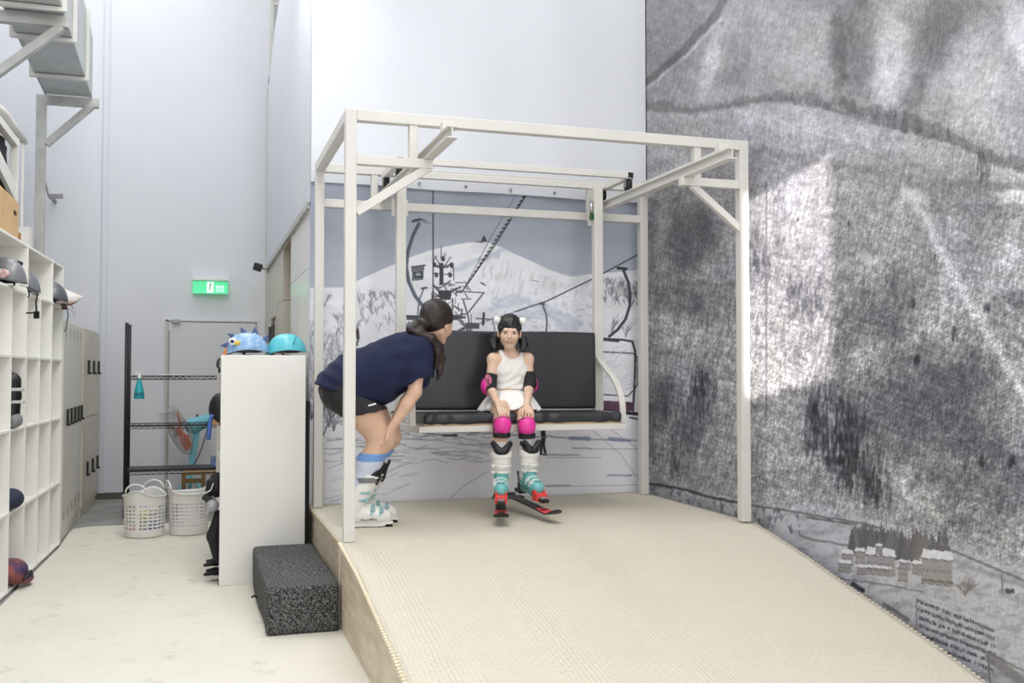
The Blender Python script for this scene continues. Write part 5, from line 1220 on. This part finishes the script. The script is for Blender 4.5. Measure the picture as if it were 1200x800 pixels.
def ski_boot(par, heel, F, U, s, shell, cuffc, trim, strapc, cuff_lean=.26, buckles=4, split=False):
    """boot in its own axes: x forward, z up, heel on the sole at the origin"""
    F, L, U = basis(F, U); X = (np.array([F, L, U]).T * s, np.array(heel, float))
    sh = SDF((-.06, -.1, -.02), (.36, .1, .46), .006); tl = math.tan(cuff_lean)
    sh.chain([(.052, 0, .062), (.13, 0, .068), (.215, 0, .058), (.248, 0, .052)], [.050, .050, .049, .043], .02); sh.cone((.07, 0, .08), (.085, 0, .14), .054, .056, .02); sh.cone((.12, 0, .10), (.20, 0, .07), .045, .04, .02); sh.cut((0, 0, .022), (0, 0, -1))
    root = sh.build('ski_boot', shell, par, xf=X)
    so = MB(); so.prism([(-.0, -.030, .0), (.05, -.036, 0), (.13, -.031, 0), (.22, -.041, 0), (.285, -.034, 0), (.298, -.015, 0), (.298, .015, 0), (.285, .034, 0), (.22, .041, 0), (.13, .031, 0), (.05, .036, 0), (0, .030, 0)], (0, 0, .026)); so.build('sole', shell, root, bevel=.004, xf=X)
    tr = MB().bx(.0, .075, -.034, .034, -.003, .012).bx(.20, .29, -.038, .038, -.003, .012).build('sole_tread', M_RUBBER, root, xf=X)
    cf = SDF((-.08, -.12, .05), (.30, .12, .42), .006); a = np.array((.066, 0, .115)); b = np.array((.066 + .205 * tl, 0, .32))
    cf.cone(a, b, .062, .071, 0); cf.cut(b + [0, 0, -.012], (.25, 0, 1)); cf.cut((0, 0, .088), (-.2, 0, -1)); cf.build('cuff', cuffc, root, xf=X)
    li = SDF((-.08, -.12, .2), (.34, .12, .48), .006)
    if split:
        for q in (-1, 1): li.cone(b + [.058, q * .010, -.015], b + [.046, q * .058, .052], .024, .013, .012); li.cone(b + [.050, q * .026, -.01], b + [.005, q * .062, .034], .026, .018, .012)
    else: li.cone(b - [0, 0, .03], b + [.004, 0, .012], .064, .062, 0); li.cone(b + [.03, 0, -.005], b + [.082, 0, .050], .036, .014, .02); li.cone(b + [-.035, 0, .0], b + [-.05, 0, .035], .04, .02, .02)
    li.build('liner', M_BLACK, root, xf=X)
    bd = MB(); aa = np.linspace(-2.5, 2.5, 22)
    m_ = .78; cc = a + (b - a) * m_; bd.ribbon([cc + .0725 * np.array((math.cos(t), math.sin(t), 0)) + [0, 0, .004] for t in aa], .030, .006, (0, 0, 1)); bd.build('power_strap', strapc, root, xf=X)
    for j, (cx, cz, r_, tilt) in enumerate(((.092, .205, .068, 0), (.082, .160, .066, 0), (.160, .068, .055, .75), (.212, .058, .051, .9))[:buckles]):
        bk = MB(); pts = []
        for t in np.linspace(-1.5, 1.5, 15):
            pts.append((cx + math.cos(t) * r_ * 1.03, math.sin(t) * r_ * 1.02, cz) if tilt == 0 else (cx + .012 * math.cos(t), math.sin(t) * (r_ + .002), cz + math.cos(t) * (r_ + .003)))
        bk.ribbon(pts, .016, .005, (0, 0, 1) if tilt == 0 else (1, 0, 0)); q = pts[3]; q2 = pts[5]
        bk.box(np.array(q) + ([.004, -.004, 0]), (.026, .012, .022)); bk.bar(np.array(pts[2]) + [.0, -.010, 0], np.array(pts[6]) + [.004, -.008, .006], .018, .007); bk.build('buckle', trim, root, bevel=.001, xf=X)
    return root, X

# ------------------------------------------------------------------ the instructor bending forward
WY = .65
w_ = lambda px, py, y=WY: at(px, py, y=y)
wm = thing('person', 'woman in navy T-shirt and black shorts bending forward, hands on knees, in white ski boots', 'person', (.2, .65, ZP + .012))
hipR, kneR, ankR = w_(410, 455, .565), w_(447, 515, .55), np.array([.122, .565, .645])
hipL, kneL, ankL = w_(414, 455, .735), w_(454, 511, .74), np.array([.19, .745, .645])
pel, wai, che, nec = w_(403, 453), w_(438, 436), w_(476, 415), w_(497, 396, .64)
shR, shL = w_(490, 411, .50), w_(494, 407, .80); elR, elL = w_(486, 459, .455), w_(482, 462, .85); wrR, wrL = w_(459, 501, .47), w_(464, 488, .80)
hc = w_(513, 379, .63); HB = basis((.78, .58, -.24), (.25, .1, 1)); HS = 1.10
S = SDF((-.32, .30, ZP), (.95, 1.02, 2.02), .0046)
for y_ in (-.045, .045):
    o = np.array([0, y_, 0]); S.chain([pel + o, wai + o, che + o], [.135, .118, .125], .05)
S.cone(che, nec, .09, .058, .05); S.cone(nec, hc + HB[0] * -.025 + HB[2] * -.05, .055, .052, .03)
for hp, kn, an in ((hipR, kneR, ankR), (hipL, kneL, ankL)):
    S.chain([hp, hp + (kn - hp) * .5, kn], [.122, .105, .078], .03)
    ca = kn + (an - kn) * .35 + np.array([-.022, 0, 0]); S.chain([kn, ca, an], [.074, .068, .048], .03); S.ell(kn + [.016, 0, .0], (.07, .062, .075), .03)
for sh, el, wr in ((shR, elR, wrR), (shL, elL, wrL)):
    S.cone(che + (sh - che) * .5, sh, .09, .068, .04); S.chain([sh, el], [.058, .043], .03); S.chain([el, el + (wr - el) * .35, wr], [.043, .042, .027], .02)
hand_shape(S, wrR, (-.20, .02, -1), (.62, -.78, .05), (.5, .85, 0), .98, curl=(.22, .30, .25), spread=.5)
hand_shape(S, wrL, (-.1, -.1, -1), (.8, .5, .1), (.3, -.9, 0), .95, curl=(.3, .35, .3), spread=.15)
head_shape(S, hc, HB, HS)
body = S.build('body', M_SKIN2, wm)
face_parts(wm, hc, HB, HS)
# hair pulled into a low tail that falls over the near shoulder
hr = SDF(hc - [.42, .34, .46], hc + [.2, .2, .2], .0055); F_, L_, U_ = HB; HP = lambda f, l, u: hc + HS * (F_ * f + L_ * l + U_ * u)
hr.ell(HP(-.026, 0, .040), np.array((.114, .094, .104)) * HS, 0, np.array(HB)); hr.cut(HP(.004, 0, -.012), F_ - U_ * 1.0)
tie = w_(496, 378, .57)
hr.cone(HP(-.075, -.0, -.02), tie, .055, .034, .04)
hr.chain([tie, w_(487, 381, .53), w_(481, 386, .51), w_(489, 391, .48)], [.028, .028, .024, .018], .02)
hr.chain([tie, w_(493, 390, .50), w_(505, 397, .47), w_(515, 406, .50), w_(518, 420, .52), w_(516, 434, .53), w_(512, 446, .53)], [.028, .030, .028, .024, .022, .018, .008], .02)
hr.chain([w_(506, 395, .49), w_(513, 412, .50), w_(511, 430, .52)], [.026, .024, .014], .015)
hr.displace(lambda X, Y, Z: .0009 * np.sin((X * .6 + Z) * 420 + 6 * np.sin(X * 30 + Y * 20)) + .0022 * np.sin(Z * 45 + X * 60) * np.sin(Y * 50))
hair = hr.build('hair', M_HAIRBR, wm)
MB().tube([tie + .036 * (U_ * math.cos(a) * .9 + L_ * math.sin(a)) + F_ * -.004 for a in np.linspace(0, 2 * math.pi, 17)[:-1]], .009, 8, closed=True).build('hair_tie', M_BLACK, hair)
# T-shirt
T = SDF((-.35, .34, 1.12), (.75, .98, 1.92), .006)
for y_ in (-.062, .062):
    o = np.array([0, y_, 0]); T.chain([w_(397, 456) + o, w_(416, 446) + o, w_(440, 439) + o, w_(466, 424) + o, w_(484, 412) + o], [.152, .170, .186, .168, .130], .05)
T.cone(w_(478, 410), w_(496, 398, .64), .12, .074, .04)
slR = w_(491, 452, .465); slL = w_(494, 448, .835)
V1 = SDF((-.35, .30, 1.12), (.75, 1.02, 1.92), .006)
T.cone(w_(482, 408, .56), shR, .11, .088, .04)
T.cone(w_(486, 405, .74), shL, .11, .088, .04); T.cone(shR, slR, .088, .084, .025); T.cone(shL, slL, .088, .084, .025)
A = w_(368, 449); B = w_(441, 480); nn = np.array([-(B - A)[2], 0, (B - A)[0]]); nn = nn if nn[2] < 0 else -nn
T.cut(A, nn + np.array([0, .0, 0]))
# open the sleeves and neck
XX, YY, ZZ = T.grid()
dR = nrm(slR - shR); pR = slR + dR * (-.035)
box = (np.hypot(np.hypot(XX - slR[0], YY - slR[1]), ZZ - slR[2]) - .145).astype(np.float32); pl_ = ((XX - pR[0]) * dR[0] + (YY - pR[1]) * dR[1] + (ZZ - pR[2]) * dR[2] + .35 * (XX - pR[0])).astype(np.float32)
T.F = np.where((box < 0) & (YY < .545), np.maximum(T.F, pl_), T.F)
pL = slL - dR * .035; T.F = np.where((np.hypot(np.hypot(XX - slL[0], YY - slL[1]), ZZ - slL[2]) < .145) & (YY > .76), np.maximum(T.F, ((XX - pL[0]) * dR[0] + (ZZ - pL[2]) * dR[2]).astype(np.float32)), T.F)
nd = nrm(hc - nec); pn = w_(501, 395, .64); T.F = np.where(np.hypot(XX - pn[0], ZZ - pn[2]) < .13, np.maximum(T.F, ((XX - pn[0]) * nd[0] + (YY - pn[1]) * nd[1] + (ZZ - pn[2]) * nd[2]).astype(np.float32)), T.F)
def folds(X, Y, Z):
    w1 = np.sin(X * 13 + Z * 5 + 2.0 * np.sin(Z * 8 + Y * 5)); t1 = np.clip(.5 + w1, 0, 1)
    v = (X * .75 + Z * .9); g1 = np.exp(-((v - 1.60) / .035) ** 2) - np.exp(-((v - 1.68) / .03) ** 2) * .6
    return .0042 * t1 * np.sin((X * .35 + Z * .95) * 62 + 3 * np.sin(X * 8) + Y * 5) + .006 * g1 * np.sin(Y * 9 + 1) + .0022 * np.sin((X - Z * .7) * 48 + 4 * np.sin(Z * 9)) * (1 - t1)
T.displace(folds)
M_NAVY = mat('navy_jersey', (14, 24, 60), .85, var=.08, vscale=12, bump=.15, bscale=220, bdist=.001)
tee = T.build('t_shirt', M_NAVY, wm)
# shorts
Z_ = SDF((-.36, .34, 1.05), (.45, .98, 1.75), .006)
for y_ in (-.06, .06): 
    o = np.array([0, y_, 0]); Z_.chain([w_(402, 457) + o, w_(430, 448) + o], [.146, .138], .05)
for hp, kn in ((hipR, kneR), (hipL, kneL)): Z_.cone(hp + [-.005, 0, 0], hp + (kn - hp) * .55, .142, .135, .04)
A = w_(388, 491, .56); B = w_(444, 480, .56); nn = np.array([-(B - A)[2], 0, (B - A)[0]]); nn = nn if nn[2] < 0 else -nn; Z_.cut(A, nn)
A = w_(368, 442); B = w_(441, 473); nn = np.array([-(B - A)[2], 0, (B - A)[0]]); nn = nn if nn[2] > 0 else -nn; Z_.cut(A, nn)
Z_.displace(lambda X, Y, Z: .002 * np.sin(X * 60 + Z * 90) + .002 * np.sin(Y * 70 + Z * 40))
sho = Z_.build('shorts', mat('black_sport_cloth', (34, 33, 35), .7, var=.08, vscale=10, bump=.15, bscale=200, bdist=.001), wm)
q = w_(436, 474, .425); MB().box(q, (.05, .006, .010), np.array(Matrix.Rotation(-.25, 3, 'Y'))).build('logo_strip', mat('logo_white', (232, 232, 232), .5), sho)
# wristband, socks, boots
MB().tube([wrL + .036 * np.array([math.cos(a), math.sin(a) * .9, .25 * math.sin(a)]) + [0, 0, .025] for a in np.linspace(0, 2 * math.pi, 17)[:-1]], .007, 6, closed=True).build('wristband', mat('white_silicone', (225, 225, 222), .4), wm)
M_SOCK = col_mat('blue_sock_knit', .85, bump=.3, bscale=180, bdist=.001)
for kn, an in ((kneR, ankR), (kneL, ankL)):
    k_ = SDF(np.minimum(kn, an) - .13, np.maximum(kn, an) + .13, .0055); ca = kn + (an - kn) * .35 + np.array([-.022, 0, 0]); k_.chain([kn + (an - kn) * .1, ca, an], [.077, .075, .057], .03); dn = nrm(an - kn); pc = kn + (an - kn) * .20; k_.cut(pc, -dn - np.array([.35, 0, 0])); k_.cut(an, (0, 0, -1))
    def sock_col(V, pc=pc, dn=dn):
        t = (V - pc) @ (dn + np.array([.35, 0, 0])); C = np.tile(lin((201, 207, 224)), (len(V), 1)); C[t < .045] = lin((112, 152, 206))
        u = V[:, 0] - pc[0]; 
        for cx, cz in ((.0, .125), (.07, .10)):
            d = np.abs(u - cx) + np.abs(t - cz); C[(d < .028)] = lin((226, 228, 224)); C[(d > .036) & (d < .044)] = lin((160, 178, 212))
        return C
    k_.build('sock', M_SOCK, wm, color=sock_col)
M_BSH = mat('white_boot_shell', (228, 227, 222), .3, var=.02); M_BGR = mat('boot_grey_strap', (118, 120, 120), .8); M_BTR = mat('boot_buckle_teal', (150, 186, 190), .3, metal=.3)
zs = ZP + .004
bt, X1 = ski_boot(wm, (.045, .565, zs), (1, -.06, 0), (0, 0, 1), 1.05, M_BSH, M_BSH, M_BTR, M_BGR, .42)
# word on the boot's outer side
ltr = MB(); x = .10
for ch in range(9):
    hgt = .011; yy = -.0485
    ltr.bx(x, x + .0022, yy - .002, yy + .004, .040, .040 + hgt)
    if ch % 3 != 1: ltr.bx(x, x + .008, yy - .002, yy + .004, .040 + hgt - .0022, .040 + hgt)
    if ch % 2 == 0: ltr.bx(x, x + .008, yy - .002, yy + .004, .040, .0422)
    if ch % 4 != 2: ltr.bx(x + .0062, x + .0084, yy - .002, yy + .004, .040, .040 + hgt)
    x += .0115
ltr.build('lettering', mat('boot_print', (52, 56, 66), .5), bt, xf=X1)
ski_boot(wm, (.112, .745, zs), (1, -.10, 0), (0, 0, 1), 1.05, M_BSH, M_BSH, M_BTR, M_BGR, .42)

# ------------------------------------------------------------------ the girl on the bench
GY = 1.04
g_ = lambda px, py, y=GY: at(px, py, y=y)
gl_ = thing('person', 'girl in white tank top and skirt with pink knee pads sitting on the black bench', 'person', (1.29, 1.03, 1.205))
ghc = g_(597, 389.5, .97); GB = basis((-.27, -.95, -.13), (.0, -.12, 1)); GS = .99
gpel = g_(597, 476, 1.06); gpel[2] = 1.305; gwai = g_(598, 455, 1.065); gche = g_(598, 434, 1.055); gnec = g_(598, 414, 1.03)
gsR, gsL = g_(578.5, 421, 1.04), g_(618, 421, 1.04); geR, geL = g_(573.5, 451, .99), g_(621, 449, .99); gwR, gwL = g_(583.5, 477, .80), g_(616, 476, .80)
ghR = np.array([gpel[0] - .075, 1.05, 1.275]); ghL = np.array([gpel[0] + .075, 1.05, 1.275])
gkR, gkL = g_(588, 496, .735), g_(616.5, 497, .735); gaR, gaL = g_(585, 556, .745), g_(618, 556, .745)
G = SDF((.86, .50, .60), (1.72, 1.30, 1.98), .0044)
for o in (-.035, .035):
    o = np.array([o, 0, 0]); G.chain([gpel + o, gwai + o, gche + o, g_(598, 422, 1.05) + o], [.085, .070, .078, .062], .04)
G.cone(gnec, ghc + GB[0] * -.02 + GB[2] * -.05, .040, .040, .03)
for sh, el, wr, hp, kn, an in ((gsR, geR, gwR, ghR, gkR, gaR), (gsL, geL, gwL, ghL, gkL, gaL)):
    G.cone(gche + (sh - gche) * .55, sh, .060, .043, .035); G.cone(gnec - [0, 0, .02], sh, .035, .038, .03)
    G.chain([sh, el], [.040, .031], .02); G.chain([el, el + (wr - el) * .3, wr + np.array([0, -.024, .006])], [.031, .031, .021], .015)
    mid = (hp + kn) * .5 + np.array([0, 0, .012]); G.chain([hp, mid, kn], [.078, .066, .050], .03); cal = kn + (an - kn) * .32 + np.array([0, .018, 0]); G.chain([kn, cal, an], [.048, .048, .034], .03)
hand_shape(G, gwR + np.array([0, -.028, .006]), (.14, -.74, -.60), (-.1, -.45, .85), (1, 0, 0), .82, curl=(.38, .40, .2), spread=.55)
hand_shape(G, gwL + np.array([0, -.028, .004]), (-.0, -.76, -.60), (.1, -.45, .85), (-1, 0, 0), .82, curl=(.38, .40, .2), spread=.55)
head_shape(G, ghc, GB, GS, True)
G.build('body', M_SKIN, gl_)
face_parts(gl_, ghc, GB, GS, brows=False, open_=.002)
gh = SDF(ghc - .26, ghc + .24, .005); F_, L_, U_ = GB; GP = lambda f, l, u: ghc + GS * (F_ * f + L_ * l + U_ * u)
gh.ell(GP(-.018, 0, .040), np.array((.106, .087, .096)) * GS, 0, np.array(GB))
X, Y, Z = gh.grid(); f = ((X - ghc[0]) * F_[0] + (Y - ghc[1]) * F_[1] + (Z - ghc[2]) * F_[2]) / GS; l = ((X - ghc[0]) * L_[0] + (Y - ghc[1]) * L_[1] + (Z - ghc[2]) * L_[2]) / GS; u = ((X - ghc[0]) * U_[0] + (Y - ghc[1]) * U_[1] + (Z - ghc[2]) * U_[2]) / GS
fringe = .012 + .005 * np.sin(l * 420 + 2 * np.sin(l * 90)) + .004 * np.sin(l * 170 + 1) + .25 * np.maximum(0, l - .015) - .3 * np.maximum(0, np.abs(l) - .05)
gh.F = np.maximum(gh.F, np.minimum(np.minimum(f - (-.005), fringe - u), .10 - np.abs(l)).astype(np.float32) * GS)
gh.F = np.maximum(gh.F, (-.065 - u).astype(np.float32))
for q in (1, -1):
    gh.chain([GP(.058, q * .064, .035), GP(.052, q * .068, .01), GP(.046, q * .070, -.015)], [.010, .006, .003], .01)
    tail = [GP(-.055, q * .06, -.03), GP(-.055, q * .098, -.05), GP(-.035, q * .108, -.085), GP(-.01, q * (.100 if q > 0 else .104), -.115), GP(.02, q * .075, -.138) if q > 0 else GP(-.01, q * .085, -.125)]
    gh.chain(tail, [.024, .029, .027, .019, .006], .02)
gh.displace(lambda X, Y, Z: .0016 * np.sin((X + .3 * Z) * 520 + 5 * np.sin(Z * 30)) + .0016 * np.sin(X * 210 + 4 * np.sin(Z * 25)) + .0016 * np.sin(Z * 70) * np.sin(X * 90))
ghair = gh.build('hair', M_HAIRB, gl_)
MB().tube([GP(.064, -.0, .0985), GP(.03, -.012, .1240), GP(-.01, -.02, .1345)], .0016, 6).build('parting', M_SKIN, ghair)
for q in (1, -1):
    pp = SDF(GP(-.02, q * .088, .088) - .06, GP(-.02, q * .088, .088) + .06, .0035); pp.ell(GP(-.0, q * .090, .084), (.028, .028, .028), 0); pp.displace(lambda X, Y, Z: .002 * np.sin(X * 480) * np.sin(Y * 470) * np.sin(Z * 490)); pp.build('pompom', mat('white_fluff', (240, 238, 232), .9), gl_)
    MB().tube([GP(-.05, q * .07, -.035) + .03 * (U_ * math.cos(a) + F_ * math.sin(a)) for a in np.linspace(0, 2 * math.pi, 13)[:-1]], .006, 6, closed=True).build('hair_tie', M_BLACK, ghair)
# tank top
K = SDF((1.0, .88, 1.34), (1.6, 1.22, 1.72), .005)
for o in (-.036, .036):
    o = np.array([o, 0, 0]); K.chain([g_(597, 460, 1.065) + o, gwai + o, gche + o, g_(598, 421, 1.05) + o], [.082, .079, .087, .070], .04)
for sh in (gsR, gsL): K.cone(gche + (sh - gche) * .5, gnec * .35 + sh * .65, .068, .047, .03)
xc = g_(598, 430)[0]
for q in (-1, 1):
    o2 = SDF((1.0, .88, 1.34), (1.6, 1.22, 1.72), .005); o2.cone((xc + q * .150, .8, 1.585), (xc + q * .150, 1.3, 1.585), .068, .068, 0).cone((xc + q * .165, .8, 1.68), (xc + q * .165, 1.3, 1.68), .085, .085, .02); K.sub(o2.F)
o2 = SDF((1.0, .88, 1.34), (1.6, 1.22, 1.72), .005); o2.cone((xc, .8, 1.642), (xc, 1.3, 1.642), .062, .062, 0).cone((xc, .8, 1.74), (xc, 1.3, 1.74), .098, .098, .03); K.sub(o2.F)
K.cut(g_(598, 455.5, .98), (0, -.05, -1))
K.displace(lambda X, Y, Z: .003 * np.sin(Z * 120 + 3 * np.sin(X * 22)) * np.clip((1.52 - Z) * 9, 0, 1) + .002 * np.sin((X - Z * .8) * 90))
M_WCLOTH = mat('white_cotton', (240, 238, 233), .8, bump=.12, bscale=200, bdist=.001)
K.build('tank_top', M_WCLOTH, gl_)
# flared skirt
V = []; F = []; n = 96; rows = 16; wc = g_(597.5, 457, 1.06); 
for j in range(rows + 1):
    t = j / rows
    for i in range(n):
        a = 2 * math.pi * i / n; c_, s_ = math.cos(a), math.sin(a)
        pw = np.array([wc[0] + .112 * c_, 1.06 + .083 * s_, wc[2]]); fr_ = max(0, -s_)
        hx = gpel[0] + (.232 - .05 * fr_) * c_; hy = 1.04 + (.20 if s_ > 0 else .23) * s_
        th = max(math.exp(-((hx - ghR[0] - (gkR[0] - ghR[0]) * np.clip((1.05 - hy) / .31, 0, 1)) / .055) ** 2), math.exp(-((hx - ghL[0] - (gkL[0] - ghL[0]) * np.clip((1.05 - hy) / .31, 0, 1)) / .055) ** 2))
        zc_ = 1.275 - .45 * max(0, 1.05 - hy) * .9
        hz = 1.214 + (zc_ + .078 - 1.214) * th * (1 if s_ < .5 else .3) + .006 * math.sin(a * 13)
        ph = np.array([hx, hy, hz]); e = t ** .8
        ct = pw * (1 - e) + ph * e; ct[2] = pw[2] * (1 - t ** 1.15) + ph[2] * t ** 1.15
        ct = ct + np.array([c_, s_, 0]) * (.010 * t * math.sin(a * 13))
        V.append(ct)
for j in range(rows):
    for i in range(n): F.append((j * n + i, j * n + (i + 1) % n, (j + 1) * n + (i + 1) % n, (j + 1) * n + i))
sk = MB().add(V, F, True); wb = [np.array([wc[0] + .113 * math.cos(a), 1.06 + .084 * math.sin(a), wc[2] - .008]) for a in np.linspace(0, 2 * math.pi, 41)[:-1]]
sk.tube(wb, .010, 8, closed=True); so_ = sk.build('skirt', M_WCLOTH, gl_); q = so_.modifiers.new('t', 'SOLIDIFY'); q.thickness = .004
# pads
M_PINK = mat('pink_pad', (232, 58, 160), .35); M_PADPAT = mat('pad_pattern', (24, 22, 26), .7, rgb2=(236, 110, 160), vscale=26); M_PADBLK = mat('pad_black', (26, 26, 29), .75, bump=.2, bscale=90)
for kn, an in ((gkR, gaR), (gkL, gaL)):
    dn = nrm(an - kn); s = SDF(kn - .16, kn + .16, .005); s.cone(kn + [0, .005, .045], kn + dn * .085 + [0, .006, 0], .060, .055, .02); s.cut(kn + [0, .06, 0], (0, 1, .2)); s.cut(kn + [0, 0, .034], (0, .35, 1)); s.cut(kn + dn * .098, dn); pd = s.build('knee_pad', M_PADPAT, gl_)
    s = SDF(kn - .16, kn + .16, .005); s.ell(kn + [0, -.024, -.012], (.060, .052, .068), 0); s.cut(kn + [0, -.012, 0], (0, 1, 0)); s.build('cap', M_PINK, pd)
    MB().ribbon([kn + dn * .078 + .061 * np.array([math.cos(a), math.sin(a), 0]) + [.0, .004, 0] for a in np.linspace(-math.pi * .9, -.05, 14)], .034, .006, (0, 0, 1)).build('strap', M_PADBLK, pd)
for el, sh, wr, q in ((geR, gsR, gwR, -1), (geL, gsL, gwL, 1)):
    s = SDF(el - .16, el + .16, .005); a = el + nrm(sh - el) * .078; b = el + nrm(wr - el) * .072; s.chain([a, el, b], [.046, .046, .038], .02); s.cut(a, nrm(sh - el)); s.cut(b, nrm(wr - el)); pd = s.build('elbow_pad', M_PADBLK, gl_)
    s = SDF(el - .16, el + .16, .005); fo = np.array([q * .030, -.012 if q < 0 else .02, -.008]); s.ell(el + fo, (.036, .040, .058), 0); s.cut(el + fo * .35, (-q, .0, 0)); s.build('cap', M_PINK, pd)
    s = SDF(el - .16, el + .16, .005); fo2 = np.array([q * .018, -.020 if q < 0 else .01, .0]); s.ell(el + fo2, (.034, .038, .078), 0); s.cut(el + fo2 * .2, (-q, .4 if q < 0 else -.2, 0)); s.build('patterned_panel', mat('pad_pattern_pink', (236, 120, 160), .6, rgb2=(40, 24, 30), vscale=30), pd)
# socks, boots and skis
M_WSOCK = mat('white_knit', (236, 235, 231), .85, bump=.3, bscale=180, bdist=.001)
M_TEAL = mat('teal_boot_shell', (112, 184, 182), .35); M_KCUFF = mat('white_boot_cuff', (236, 235, 230), .35); M_RED = mat('coral_red', (232, 72, 70), .35); M_SKIB = mat('ski_black', (28, 27, 30), .4)
SKIS = []
for kn, an, Fd, toe_px, lab, tip_px in ((gkR, gaR, (-.285, -.955, -.07), 586.5, 'red and black child ski on the girl\'s right boot, pointing at us', (587.5, 601.5)), (gkL, gaL, (.10, -.99, -.07), 618, 'red and black child ski on the girl\'s left boot, tip toward the mountainside banner', (653, 598))):
    k_ = SDF(np.minimum(kn, an) - .1, np.maximum(kn, an) + .1, .005); cal = kn + (an - kn) * .32 + np.array([0, .018, 0]); k_.chain([kn, cal, an], [.051, .051, .036], .02); k_.cut(kn + (an - kn) * (.34 if kn is gkR else .22), nrm(kn - an)); k_.cut(an + [0, 0, .04], (0, 0, -1)); k_.build('sock', M_WSOCK, gl_)
    Fn = nrm(Fd); F3, L3, U3 = basis(Fn, (0, -.05, 1))
    tip = at(*tip_px, z=.597)
    heel = an + np.array([0, 0, 0]); bs_ = .95
    ax0 = tip - F3 * .62           # a point of the ski's centre line below the heel
    heel = tip - F3 * .535 + U3 * .040
    b_, Xb = ski_boot(gl_, heel, F3, U3, bs_, M_TEAL, M_KCUFF, M_KCUFF, M_KCUFF, .10, 4, True)
    mk = MB()
    mk.box((.235, 0, .101), (.03, .045, .004)).build('toe_mark', M_BLACK, b_, xf=Xb)
    # the ski
    t = thing('ski', lab, 'ski', tip - F3 * .45, 0, 'skis on the girl\'s boots'); V = []; Fq = []; nn_ = 40; LSK = .80
    for i in range(nn_ + 1):
        x_ = -LSK + LSK * i / nn_; f = i / nn_; hw = .033 + .016 * (2 * f - 1) ** 2 + .004 * f; 
        if f > .95: hw *= math.sqrt(max(0.02, 1 - ((f - .95) / .05) ** 2 * .9))
        up = .045 * max(0, (f - .86) / .14) ** 2 + .012 * max(0, (.06 - f) / .06) ** 2; th_ = .006 + .006 * math.sin(math.pi * f)
        for sgn in (-1, 1):
            for z_ in (0, th_): V.append(tip + F3 * x_ + L3 * sgn * hw + U3 * (up + z_ - .045))
    for i in range(nn_):
        a = i * 4; Fq += [(a, a + 4, a + 5, a + 1), (a + 1, a + 5, a + 7, a + 3), (a + 3, a + 7, a + 6, a + 2), (a + 2, a + 6, a + 4, a)]
    Fq += [(0, 1, 3, 2), (nn_ * 4, nn_ * 4 + 2, nn_ * 4 + 3, nn_ * 4 + 1)]
    ia, ib = 30, 39
    core = [q for q in Fq]; m1 = MB().add(V, core, False); sb_ = m1.build('ski_body', M_SKIB, t)
    VV = np.array(V).reshape(nn_ + 1, 2, 2, 3); rp = []; rf = []
    for i in range(27, nn_ - 2):
        for sgn in (0, 1): rp.append(VV[i, sgn, 1] + U3 * .0012)
    for i in range(len(rp) // 2 - 1): rf.append((2 * i, 2 * i + 1, 2 * i + 3, 2 * i + 2))
    MB().add(rp, rf).build('red_top_sheet', M_RED, sb_)
    lg = MB(); 
    for dx in (-.018, .0, .018): lg.box(tip - F3 * .185 + L3 * dx + U3 * (-.030), (.010, .010, .003), np.array([F3, L3, U3]).T)
    lg.box(tip - F3 * .20 + U3 * (-.030), (.008, .05, .003), np.array([F3, L3, U3]).T); lg.build('logo_mark', M_SKIB, sb_)
    Rb = np.array([F3, L3, U3]).T; X2 = (Rb, heel)
    bd = MB().bx(.225, .305, -.040, .040, -.028, .026).bx(.215, .27, -.040, -.026, .0, .045).bx(.215, .27, .026, .040, .0, .045).bx(.225, .262, -.03, .03, .030, .048)
    bd.build('toe_binding', M_RED, t, bevel=.006, xf=X2); MB().bx(.29, .36, -.027, .027, -.028, -.004).build('toe_plate', M_SKIB, t, bevel=.005, xf=X2)
    MB().bx(.302, .335, -.02, .02, -.003, .006).build('silver_label', mat('ski_silver', (150, 150, 154), .4), t, xf=X2)
    hb_ = MB().bx(-.09, .0, -.03, .03, -.028, .0).bx(-.05, -.012, -.026, .026, .0, .05).build('heel_binding', M_SKIB, t, bevel=.006, xf=X2)
    MB().bar((-.05, 0, .04), (-.085, 0, .115), .03, .012).build('heel_lever', M_SKIB, hb_, bevel=.003, xf=X2)
    MB().bar((.05, -.05, -.03), (.13, -.055, -.025), .008, .012).bar((.05, .05, -.03), (.13, .055, -.025), .008, .012).build('brake_arm', M_SKIB, t, xf=X2)
